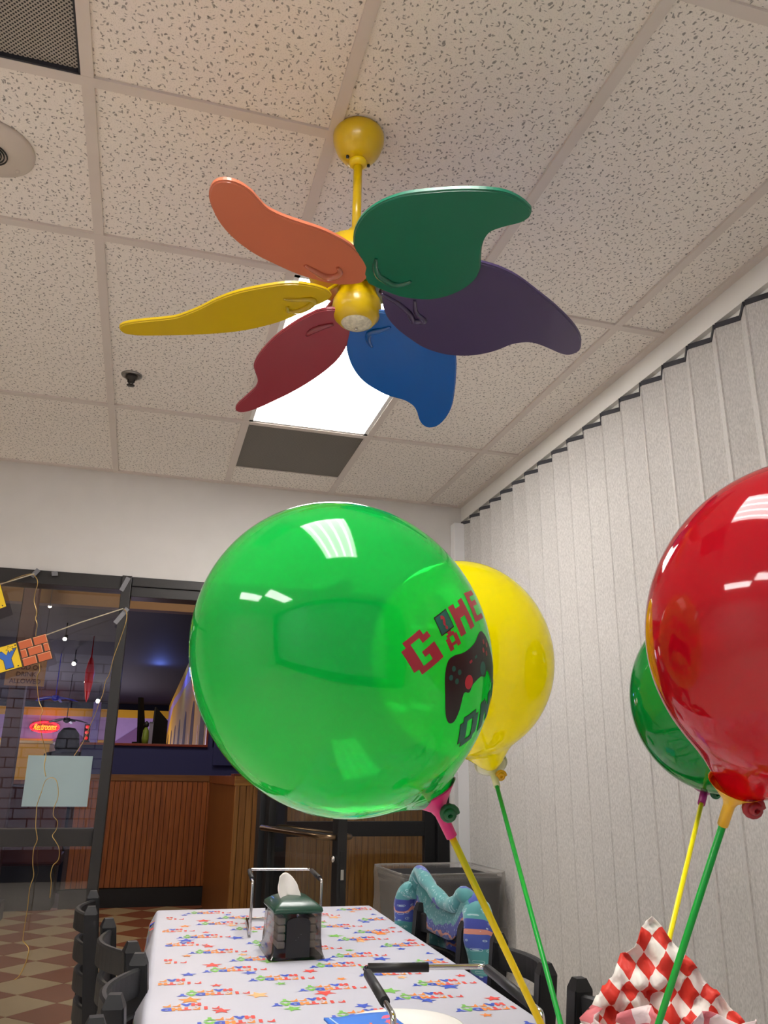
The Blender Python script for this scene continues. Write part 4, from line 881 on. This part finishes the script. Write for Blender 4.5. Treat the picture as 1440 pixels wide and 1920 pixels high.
obj('finial', lathe(bm_new(), [(0.004, z0-0.12), (0.003, z0-0.126), (0, z0-0.127)], 8), M_chrome, fan)
for o_ in list(fan.children): o_.location = (-0.004, 0.012, 0) if o_.name.split('.')[0] in ('canopy', 'hanger_ball', 'screw', 'downrod') else (0.0005, 0.003, 0)
BL = {'green': [[-0.0021,-0.1553],[-0.0493,-0.2628],[-0.0661,-0.3242],[-0.0671,-0.3728],[-0.0572,-0.4192],[-0.0349,-0.4614],[-0.0001,-0.4972],[0.0464,-0.5233],[0.0933,-0.5441],[0.1353,-0.5563],[0.1697,-0.5597],[0.2022,-0.5499],[0.2275,-0.5323],[0.2356,-0.5214],[0.2386,-0.5002],[0.2292,-0.4808],[0.2067,-0.4598],[0.1883,-0.4366],[0.1837,-0.4107],[0.1884,-0.3764],[0.2026,-0.3284],[0.2115,-0.2998],[0.215,-0.2513],[0.2044,-0.2039],[0.1815,-0.1636],[0.1536,-0.1365],[0.121,-0.1244],[0.077,-0.1223],[0.0292,-0.1398]],
'purple': [[-0.1518,-0.3349],[-0.1284,-0.3689],[-0.0899,-0.4031],[-0.033,-0.4358],[0.0304,-0.4697],[0.096,-0.4969],[0.151,-0.5115],[0.1937,-0.5114],[0.2282,-0.5026],[0.242,-0.4786],[0.2323,-0.4565],[0.2021,-0.4278],[0.1798,-0.4031],[0.1721,-0.3812],[0.1772,-0.3479],[0.1984,-0.3114],[0.2129,-0.2751],[0.2198,-0.2346],[0.2157,-0.196],[0.2005,-0.1597],[0.1685,-0.123],[0.1201,-0.0967],[0.0698,-0.0772],[0.0146,-0.0701],[-0.0401,-0.078],[-0.0833,-0.0941],[-0.1155,-0.1244],[-0.1382,-0.1619],[-0.1583,-0.2103],[-0.1665,-0.2666],[-0.1625,-0.3067]],
'blue': [[0.065,-0.0285],[0.112,-0.0607],[0.1527,-0.1027],[0.1889,-0.1531],[0.2121,-0.2071],[0.2178,-0.254],[0.2163,-0.2955],[0.2077,-0.3239],[0.199,-0.3525],[0.2032,-0.3904],[0.2215,-0.4237],[0.2444,-0.4542],[0.2599,-0.4854],[0.2569,-0.5064],[0.2325,-0.5178],[0.1889,-0.5047],[0.1307,-0.4709],[0.0688,-0.418],[0.0141,-0.3652],[-0.0468,-0.301],[-0.0788,-0.2511],[-0.0964,-0.1916],[-0.1014,-0.1337],[-0.0873,-0.09],[-0.0656,-0.0543],[-0.0354,-0.0206],[0.0076,-0.01]],
'red': [[0.0982,-0.0046],[0.1335,-0.0428],[0.1686,-0.0935],[0.196,-0.145],[0.2192,-0.2062],[0.228,-0.2507],[0.2248,-0.277],[0.2133,-0.3214],[0.2127,-0.3498],[0.2218,-0.3801],[0.2443,-0.4278],[0.2628,-0.4714],[0.2615,-0.4977],[0.2401,-0.5025],[0.1997,-0.474],[0.1516,-0.4212],[0.1055,-0.3651],[0.0624,-0.3016],[0.0307,-0.2421],[0.0099,-0.1863],[0.0008,-0.126],[0.0039,-0.0547],[0.0263,-0.0052],[0.0605,0.0117]],
'yellow': [[0.1004,-0.0258],[0.1264,-0.0271],[0.1583,-0.0503],[0.1868,-0.0875],[0.1996,-0.1357],[0.2071,-0.2049],[0.2015,-0.2636],[0.186,-0.3197],[0.1787,-0.3626],[0.1779,-0.3973],[0.1956,-0.4601],[0.2039,-0.5044],[0.1961,-0.5259],[0.1707,-0.5323],[0.1457,-0.5082],[0.1203,-0.4582],[0.0928,-0.3984],[0.069,-0.3359],[0.0522,-0.2696],[0.0494,-0.1968],[0.0565,-0.145],[0.0747,-0.0895],[0.087,-0.0426]],
'orange': [[0.1656,-0.1045],[0.1959,-0.1417],[0.2232,-0.1958],[0.2339,-0.2486],[0.2341,-0.2956],[0.2281,-0.3362],[0.2233,-0.3764],[0.2256,-0.4119],[0.2391,-0.4417],[0.2515,-0.4659],[0.2574,-0.4932],[0.252,-0.5165],[0.2362,-0.5294],[0.2133,-0.527],[0.1872,-0.5146],[0.1564,-0.4874],[0.1233,-0.4493],[0.0934,-0.3969],[0.0753,-0.3409],[0.0688,-0.2902],[0.0651,-0.2395],[0.0679,-0.1916],[0.0773,-0.1473],[0.0956,-0.1143],[0.1274,-0.0927]]}
BC = {'green': (18, 110, 82), 'purple': (72, 58, 98), 'blue': (0, 92, 176), 'red': (148, 48, 62), 'yellow': (206, 174, 0), 'orange': (208, 116, 84)}
SC = {'green': [(-0.007,-0.268),(-0.002,-0.233),(0.011,-0.203),(0.03,-0.188),(0.048,-0.176),(0.068,-0.181),(0.085,-0.202)],
 'orange': [(0.109,-0.238),(0.103,-0.206),(0.099,-0.178),(0.112,-0.159),(0.133,-0.161),(0.146,-0.179)], 'yellow': [(0.141,-0.129),(0.125,-0.101),(0.115,-0.075),(0.103,-0.07),(0.089,-0.086),(0.08,-0.114),(0.09,-0.14),(0.108,-0.132)],
 'purple': [(-0.077,-0.087),(-0.035,-0.115),(0.009,-0.13),(0.039,-0.131),(0.042,-0.157),(0.007,-0.147),(-0.041,-0.157)], 'blue': [(-0.025,-0.088),(-0.003,-0.082),(0.013,-0.074),(0.033,-0.07),(0.057,-0.087),(0.071,-0.113)],
 'red': [(0.05,-0.044),(0.077,-0.059),(0.098,-0.079),(0.108,-0.1)]}
tau, phi0, dr = 0.0958, -0.0622, -0.0445
for k, (n, P) in enumerate(BL.items()):
    phi = phi0+k*PI/3
    er = Vector((math.cos(phi)*math.cos(dr), math.sin(phi)*math.cos(dr), math.sin(dr))); et0 = Vector((-math.sin(phi), math.cos(phi), 0))
    n0 = er.cross(et0); et = et0*math.cos(tau)+n0*math.sin(tau); nn = er.cross(et)
    if nn.z < 0: nn = -nn
    o0 = Vector((0, 0, FZ-ZCEIL)); fn = lambda u, v, h: o0+er*u+et*v+nn*h
    sm = smooth([Vector((a, b, 0)) for a, b in P+[P[0]]], 3)[:-1]
    bm = bm_new(); extrude_poly(bm, [(p.x, p.y) for p in sm], fn, 0.011)
    bmesh.ops.recalc_face_normals(bm, faces=bm.faces[:])
    e_ = [e for e in bm.edges if len(e.link_faces) == 2 and any(len(f.verts) > 8 for f in e.link_faces) and not all(len(f.verts) > 8 for f in e.link_faces)]
    bmesh.ops.bevel(bm, geom=e_, offset=0.003, segments=3, affect='EDGES')
    mb = mat('blade_'+n, BC[n], 0.30, var=0.03, coat=0.35)
    bl = obj('blade', bm, mb, fan); bl['label'] = n+' petal blade'
    c = BC[n]; ms = mat('scroll_'+n, tuple(int(x*0.9) for x in c), 0.22, coat=0.4)
    pts = smooth([fn(a, b, -0.001) for a, b in SC[n]], 4); L = len(pts)
    bm = tube(bm_new(), pts, [0.003+0.0055*math.sin(PI*(i+0.5)/L) for i in range(L)], 8)
    mid = SC[n][len(SC[n])//2]; m0 = fn(mid[0], mid[1], 0)
    hubp = Vector((0.055*m0.x/math.hypot(m0.x, m0.y), 0.055*m0.y/math.hypot(m0.x, m0.y), z0-0.02))
    tube(bm, smooth([hubp, hubp.lerp(m0, 0.4)+Vector((0, 0, 0.004)), fn(mid[0], mid[1], -0.001)], 4), 0.0075, 8, flat=0.6)
    obj('blade_bracket', bm, ms, fan)

# ------------------------------------------------------------------ balloons
def balloon_mat(name, col, trans, tcol, rough=0.06):
    m = bpy.data.materials.new(name); m.use_nodes = True; nt = m.node_tree; nt.nodes.clear(); N = nt.nodes.new
    out = N('ShaderNodeOutputMaterial'); tp = N('ShaderNodeBsdfTransparent'); tp.inputs[0].default_value = lin(tcol)
    df = N('ShaderNodeBsdfDiffuse'); df.inputs[0].default_value = lin(col); tl_ = N('ShaderNodeBsdfTranslucent'); tl_.inputs[0].default_value = lin(col)
    geo = N('ShaderNodeNewGeometry'); nz = N('ShaderNodeTexNoise'); nz.inputs['Scale'].default_value = 9; nz.inputs['Detail'].default_value = 3; nt.links.new(geo.outputs['Position'], nz.inputs['Vector'])
    mr = N('ShaderNodeMapRange'); mr.inputs['To Min'].default_value = 0.42; mr.inputs['To Max'].default_value = 0.62; nt.links.new(nz.outputs['Fac'], mr.inputs['Value'])
    m1 = N('ShaderNodeMixShader'); nt.links.new(mr.outputs[0], m1.inputs[0]); nt.links.new(df.outputs[0], m1.inputs[1]); nt.links.new(tl_.outputs[0], m1.inputs[2])
    m2 = N('ShaderNodeMixShader'); m2.inputs[0].default_value = trans; nt.links.new(m1.outputs[0], m2.inputs[1]); nt.links.new(tp.outputs[0], m2.inputs[2])
    gl = N('ShaderNodeBsdfGlossy'); gl.inputs['Roughness'].default_value = rough; fr = schlick(nt, 0.045)
    m3 = N('ShaderNodeMixShader'); nt.links.new(fr, m3.inputs[0]); nt.links.new(m2.outputs[0], m3.inputs[1]); nt.links.new(gl.outputs[0], m3.inputs[2]); nt.links.new(m3.outputs[0], out.inputs[0])
    MATS[name] = m; return m
M_bg = balloon_mat('green_latex', (26, 222, 108), 0.52, (90, 245, 140)); M_by = balloon_mat('yellow_latex', (252, 242, 0), 0.10, (255, 245, 40)); M_br = balloon_mat('red_latex', (198, 14, 40), 0.30, (240, 40, 60)); M_bg2 = balloon_mat('green_latex_deep', (4, 160, 66), 0.2, (30, 190, 90))
BR = 0.142
def balloon(label, c, knot, base, Rb, skin, stick_m, cup_m, knot_m, ks=1.0):
    c, knot, base = Vector(c), Vector(knot), Vector(base)
    t = thing('balloon_on_stick', label, 'balloon', base, 0, 'balloons on sticks'); ax = (knot-c).normalized(); kl = (knot-c).length
    def g(psi): e = 0.065 if psi < PI/2 else 0.075; return 1+e*math.cos(psi)**2+(kl/Rb-1.065)*math.exp(-(psi/0.17)**2)
    u0 = ax.orthogonal().normalized(); v0 = ax.cross(u0)
    bm = bm_new(); NS, NR = 72, 56; rings = []
    for i in range(1, NR):
        psi = PI*i/NR; r = Rb*g(psi); rings.append([bm.verts.new(c-base+ax*(r*math.cos(psi))+(u0*math.cos(2*PI*j/NS)+v0*math.sin(2*PI*j/NS))*(r*math.sin(psi))) for j in range(NS)])
    for a, b in zip(rings[:-1], rings[1:]):
        for j in range(NS): bm.faces.new((a[j], a[(j+1)%NS], b[(j+1)%NS], b[j])).smooth = True
    p0 = bm.verts.new(c-base+ax*Rb*g(0)); p1 = bm.verts.new(c-base-ax*Rb*g(PI))
    for j in range(NS): bm.faces.new((p0, rings[0][(j+1)%NS], rings[0][j])).smooth = True; bm.faces.new((p1, rings[-1][j], rings[-1][(j+1)%NS])).smooth = True
    sk = obj('balloon_skin', bm, skin, t)
    kb = knot-base; sd = (-kb).normalized(); q = ax.rotation_difference(sd)
    # cup : four petalled dish against the balloon and a socket for the stick
    Mx = Matrix.Translation(kb) @ Vector((0, 0, 1)).rotation_difference(sd).to_matrix().to_4x4()
    bm = bm_new(); lathe(bm, [(0.0055, 0.034), (0.0058, 0.010), (0.008, 0.004), (0.016, -0.004), (0.026, -0.014), (0.0275, -0.015), (0.017, -0.006), (0.0, 0.0)], 28, M=Mx @ Matrix.Scale(ks, 4)); obj('balloon_cup', bm, cup_m, t)
    bm = bm_new(); d2_ = (ax+Vector((0.35, -0.4, -0.1))).normalized()
    kk = kb+Vector((R.x, R.y, 0))*0.011+Vector((0, 0, -0.004))-F*0.012
    pts = [kk+R2*(0.0075*math.cos(a)*(1-a/13.5))+U2*(0.0075*math.sin(a)*(1-a/13.5))-F*0.0004*a for a in [k*0.5 for k in range(26)]]
    tube(bm, pts, 0.0032, 8); obj('knot', bm, knot_m, t)
    s0 = kb+sd*0.014; obj('stick', tube(bm_new(), [s0, Vector((0, 0, 0.0))], 0.0034*(0.5+ks/2), 12), stick_m, t)
    return t, c, ax, g, Rb, base
M_sy = mat('stick_yellow', (232, 196, 0), 0.35); M_sg = mat('stick_green', (0, 158, 50), 0.35); M_pink = mat('cup_pink', (216, 40, 120), 0.4); M_knotg = mat('knot_green', (8, 92, 50), 0.4); M_cupy = mat('cup_amber', (222, 170, 20), 0.35); M_clear = mat('cup_pale', (214, 216, 170), 0.3); M_mag = mat('cup_magenta', (150, 24, 110), 0.35); M_kr = mat('knot_red', (140, 12, 24), 0.4)
B1 = balloon('big green balloon printed GAME ON with controller, nearest the middle', (0.1793, 0.7755, 1.3115), (0.2768, 0.7822, 1.1764), (0.513, 0.845, TZ+.02), BR, M_bg, M_sy, M_pink, M_knotg)
B2 = balloon('yellow balloon partly behind the big green balloon', (0.4933, 1.2630, 1.3890), (0.5552, 1.2922, 1.2130), (0.495, 0.872, TZ+.02), 0.149, M_by, M_sg, M_clear, M_cupy)
B3 = balloon('red balloon cut off by the right edge', (0.5135, 0.5345, 1.3202), (0.4633, 0.5943, 1.1882), (0.472, 0.893, TZ+.02), 0.129, M_br, M_sg, M_cupy, M_kr, 0.78)
B4 = balloon('smaller green balloon half hidden behind the red balloon', (0.8628, 1.1010, 1.3271), (0.8503, 1.1508, 1.1903), (0.465, 0.870, TZ+.02), 0.139, M_bg2, mat('stick_bright_yellow', (250, 232, 10), 0.35), M_mag, M_knotg)
# weighted base that holds the four sticks
t = thing('stick_holder', 'small round weight holding the balloon sticks on the table', 'holder', (0.487, 0.868, TZ))
obj('weight', lathe(bm_new(), [(0.05, 0), (0.052, 0.006), (0.045, 0.018), (0.0, 0.02)], 32), M_sg, t)
# print on the balloons
def printer(B, pc, upsign=-1):
    t, c, ax, g, Rb, base = B; n0 = Vector(pc).normalized()
    up = (-ax-(-ax).dot(n0)*n0).normalized(); rt = up.cross(n0)
    def fn(u, v, h=0):
        rho = math.hypot(u, v)/Rb
        n = n0 if rho < 1e-6 else (n0*math.cos(rho)+(rt*u+up*v)*(math.sin(rho)/(rho*Rb))).normalized()
        psi = math.acos(max(-1, min(1, n.dot(ax)))); return c-base+n*(Rb*g(psi)+0.0004+h)
    return t, fn
def pprint_(B, name, polys, m, fn, lift=0.0, t=None):
    bm = bm_new()
    for P in polys:
        vs = [bm.verts.new((u, v, 0)) for u, v in P]
        try: bm.faces.new(vs)
        except ValueError: pass
    bmesh.ops.triangulate(bm, faces=bm.faces[:])
    for _ in range(3):
        es = [e for e in bm.edges if e.calc_length() > 0.006]
        if es: bmesh.ops.subdivide_edges(bm, edges=es, cuts=1); bmesh.ops.triangulate(bm, faces=bm.faces[:])
    for v in bm.verts: v.co = fn(v.co.x, v.co.y, lift)
    o = obj(name, bm, m, t, fix=False)
    for p in o.data.polygons: p.use_smooth = True
    return o
PIX = {'G': ['.####.', '##..##', '##....', '##.###', '##..##', '.#####'], 'A': ['..##..', '.####.', '##..##', '##..##', '######', '##..##'], 'M': ['##..##', '######', '######', '##..##', '##..##', '##..##'],
 'E': ['######', '##....', '#####.', '##....', '##....', '######'], 'O': ['.####.', '##..##', '##..##', '##..##', '##..##', '.####.'], 'N': ['##..##', '###.##', '######', '##.###', '##..##', '##..##'], '!': ['##', '##', '##', '##', '..', '##']}
def pix(ch, cx_, cy4, s, ang, grow=0.0):
    rows = PIX[ch]; w_ = len(rows[0]); out = []; ca, sa = math.cos(ang), math.sin(ang)
    for r, row in enumerate(rows):
        c_ = 0
        while c_ < w_:
            if row[c_] == '#':
                e = c_
                while e < w_ and row[e] == '#': e += 1
                x0, x1 = (c_-w_/2)*s-grow, (e-w_/2)*s+grow; y1, y0 = (3-r)*s+grow, (2-r)*s-grow
                out.append([(cx_+x*ca-y*sa, cy4+x*sa+y*ca) for x, y in ((x0, y0), (x1, y0), (x1, y1), (x0, y1))]); c_ = e
            else: c_ += 1
    return out
def circ(cx_, cy4, r, n=20, ry=None): return [(cx_+r*math.cos(2*PI*k/n), cy4+(ry or r)*math.sin(2*PI*k/n)) for k in range(n)]
CT = [(-0.030,0.034),(-0.012,0.030),(0.012,0.030),(0.030,0.034),(0.042,0.033),(0.052,0.022),(0.058,0.004),(0.062,-0.022),(0.058,-0.036),(0.049,-0.038),(0.040,-0.028),(0.030,-0.012),(0.020,-0.016),(0.010,-0.010),(-0.010,-0.010),(-0.020,-0.016),(-0.030,-0.012),(-0.040,-0.028),(-0.049,-0.038),(-0.058,-0.036),(-0.062,-0.022),(-0.058,0.004),(-0.052,0.022),(-0.042,0.033)]
M_pr = mat('print_brick_red', (168, 44, 60), 0.4); M_pk = mat('print_black', (34, 26, 28), 0.4); M_pt = mat('print_teal', (16, 104, 88), 0.4); M_pd = mat('print_red_dot', (206, 40, 60), 0.4)
def design(B, pc, k=0.75, tint=None):
    t, fn = printer(B, pc); red = tint or M_pr; teal = tint or M_pt; blk = tint or M_pk
    for ch, x, y, a, s in (('G', -0.057, 0.040, 0.20, 0.0053), ('A', -0.0211, 0.0365, 0.05, 0.0027), ('M', 0.0050, 0.0465, -0.05, 0.0046), ('E', 0.0400, 0.0440, -0.22, 0.0046)): pprint_(B, 'printed_letter', pix(ch, x, y, s, a), red, fn, 0, t)
    bx0, by0 = -0.0218, 0.0523
    sq_ = lambda h: [(bx0-h-.001, by0-h), (bx0+h, by0-h+.001), (bx0+h+.001, by0+h), (bx0-h, by0+h-.001)]
    pprint_(B, 'printed_block', [sq_(0.0090)], blk, fn, 0.0001, t); pprint_(B, 'printed_block', [sq_(0.0080)], teal, fn, 0.0002, t)
    me = textmesh('?', 0.016, bold=0.0007); bm = bm_new(); bm.from_mesh(me); bmesh.ops.triangulate(bm, faces=bm.faces[:])
    xs = [v.co.x for v in bm.verts]; ys = [v.co.y for v in bm.verts]; mx_, my_ = (min(xs)+max(xs))/2, (min(ys)+max(ys))/2
    for v in bm.verts: v.co = fn(v.co.x-mx_+bx0, v.co.y-my_+by0, 0.0003)
    obj('printed_letter', bm, red, t, fix=False)
    ox = -0.003; P_ = lambda x, y: (x*k+ox, y*k-0.002)
    pprint_(B, 'printed_controller', [[P_(x, y) for x, y in smooth2(CT)]], blk, fn, 0.0001, t)
    dots = [(-0.038, 0.021), (-0.038, 0.006), (-0.0455, 0.0135), (-0.0305, 0.0135)]
    pprint_(B, 'printed_button', [circ(*P_(x, y), 0.0024, 12) for x, y in dots], teal, fn, 0.0002, t)
    pprint_(B, 'printed_button', [circ(*P_(-x, y), 0.0024, 12) for x, y in dots], red, fn, 0.0002, t)
    pprint_(B, 'printed_stick', [circ(*P_(-0.018, -0.004), 0.0060)], tint or M_pd, fn, 0.0002, t); pprint_(B, 'printed_stick', [circ(*P_(0.018, -0.004), 0.0060)], teal, fn, 0.0002, t)
    for (x0, x1), m_ in (((-0.009, -0.003), red), ((0.004, 0.010), teal)): pprint_(B, 'printed_mark', [[P_(x0, .014), P_(x1, .014), P_(x1, .017), P_(x0, .017)]], m_, fn, 0.0002, t)
    for ch, x, y, a in (('O', -0.0185, -0.0480, -0.06), ('N', 0.0150, -0.0480, 0.0), ('!', 0.040, -0.046, 0.1)):
        pprint_(B, 'printed_letter', pix(ch, x, y, 0.0046, a, 0.0007), blk, fn, 0, t); pprint_(B, 'printed_letter', pix(ch, x, y, 0.0046, a), teal, fn, 0.0002, t)
def smooth2(P):
    q = smooth([Vector((a, b, 0)) for a, b in P+[P[0]]], 3)[:-1]; return [(v.x, v.y) for v in q]
design(B1, (0.6676, -0.7318, -0.1369))
design(B4, (-0.12, -0.98, 0.12), 0.75, mat('print_dark_green', (14, 60, 44), 0.4))
design(B2, (-0.75, 0.62, -0.1), 0.75, mat('print_olive', (150, 120, 10), 0.5))

# ------------------------------------------------------------------ gingham lined basket
t = thing('paper_lined_basket', 'basket lined with crumpled red and white checked paper by balloon sticks', 'basket', (0.622, 0.93, TZ))
def gm(name, red, white, mixw):
    m = bpy.data.materials.new(name); m.use_nodes = True; nt = m.node_tree; b = nt.nodes['Principled BSDF']; b.inputs['Roughness'].default_value = 0.55
    tcn = nt.nodes.new('ShaderNodeTexCoord'); ck = nt.nodes.new('ShaderNodeTexChecker'); ck.inputs['Scale'].default_value = 10.0; ck.inputs['Color1'].default_value = lin(red); ck.inputs['Color2'].default_value = lin(white)
    nt.links.new(tcn.outputs['UV'], ck.inputs['Vector']); nt.links.new(ck.outputs[0], b.inputs['Base Color'])
    nz = nt.nodes.new('ShaderNodeTexNoise'); nz.inputs['Scale'].default_value = 14; nt.links.new(tcn.outputs['UV'], nz.inputs['Vector']); bp = nt.nodes.new('ShaderNodeBump'); bp.inputs['Strength'].default_value = 0.5; bp.inputs['Distance'].default_value = 0.004
    nt.links.new(nz.outputs['Fac'], bp.inputs['Height']); nt.links.new(bp.outputs['Normal'], b.inputs['Normal']); MATS[name] = m; return m
M_g1 = gm('gingham_front', (216, 50, 34), (240, 232, 224), 0); M_g2 = gm('gingham_back', (216, 116, 122), (240, 218, 216), 0)
# view-facing frame of the basket (local axes only, its back leaf stands tallest)
rx_ = Vector((0.93, -0.37, 0)).normalized(); ry_ = Vector((0.37, 0.93, 0)).normalized()
crz = lambda a, b, k=0: noise.noise(Vector((a*7+k, b*7, k)))*0.018+abs(noise.noise(Vector((a*13, b*13+k, 2))))*0.014
def back(u, v):
    # square sheet with its corner up
    x = (u-v)*0.150; z = 0.305-(2-u-v)*0.0+0; d = (1-u)+(1-v)
    z = 0.292-d*0.135; xx = ((1-v)-(1-u))*0.116-0.016
    p = rx_*(xx+0.002)+ry_*(0.045-0.02*d+crz(u, v)*1.1-0.10*xx*xx*10)
    return (p.x, p.y, max(0.01, z)+crz(u, v, 4)*0.4)
sheet('paper_leaf', back, 40, 40, M_g1, t, 0.0006)
def front(ph, span, topz, r, seed, lean):
    def f(u, v):
        a = ph+(u-0.5)*span; rr = r*(0.45+0.55*v)+0.012*math.sin(u*9+seed)*v+crz(u, v, seed)*1.6
        z = 0.012+(topz+0.022*math.sin(u*7+seed*2)-0.03*abs(u-0.5)*2)*v**0.8
        p = rx_*(rr*math.cos(a))+ry_*(rr*math.sin(a)*0.62); return (p.x, p.y, z)
    return f
sheet('paper_leaf', front(-PI/2-0.95, 1.5, 0.200, 0.088, 1.0, 0), 30, 24, M_g2, t, 0.0006); sheet('paper_leaf', front(-PI/2+0.75, 1.7, 0.195, 0.076, 3.3, 0), 30, 24, M_g2, t, 0.0006)
sheet('paper_leaf', front(PI+0.1, 1.0, 0.16, 0.10, 6.0, 0), 20, 20, M_g1, t, 0.0006)
obj('basket', loft(bm_new(), [[(r*math.cos(a), r*0.75*math.sin(a), z) for a in [2*PI*k/40 for k in range(40)]] for r, z in ((0.055, 0.0), (0.085, 0.05), (0.09, 0.052), (0.084, 0.05), (0.052, 0.004))], cap0=True, cap1=True), mat('basket_red', (190, 30, 30), 0.4), t)
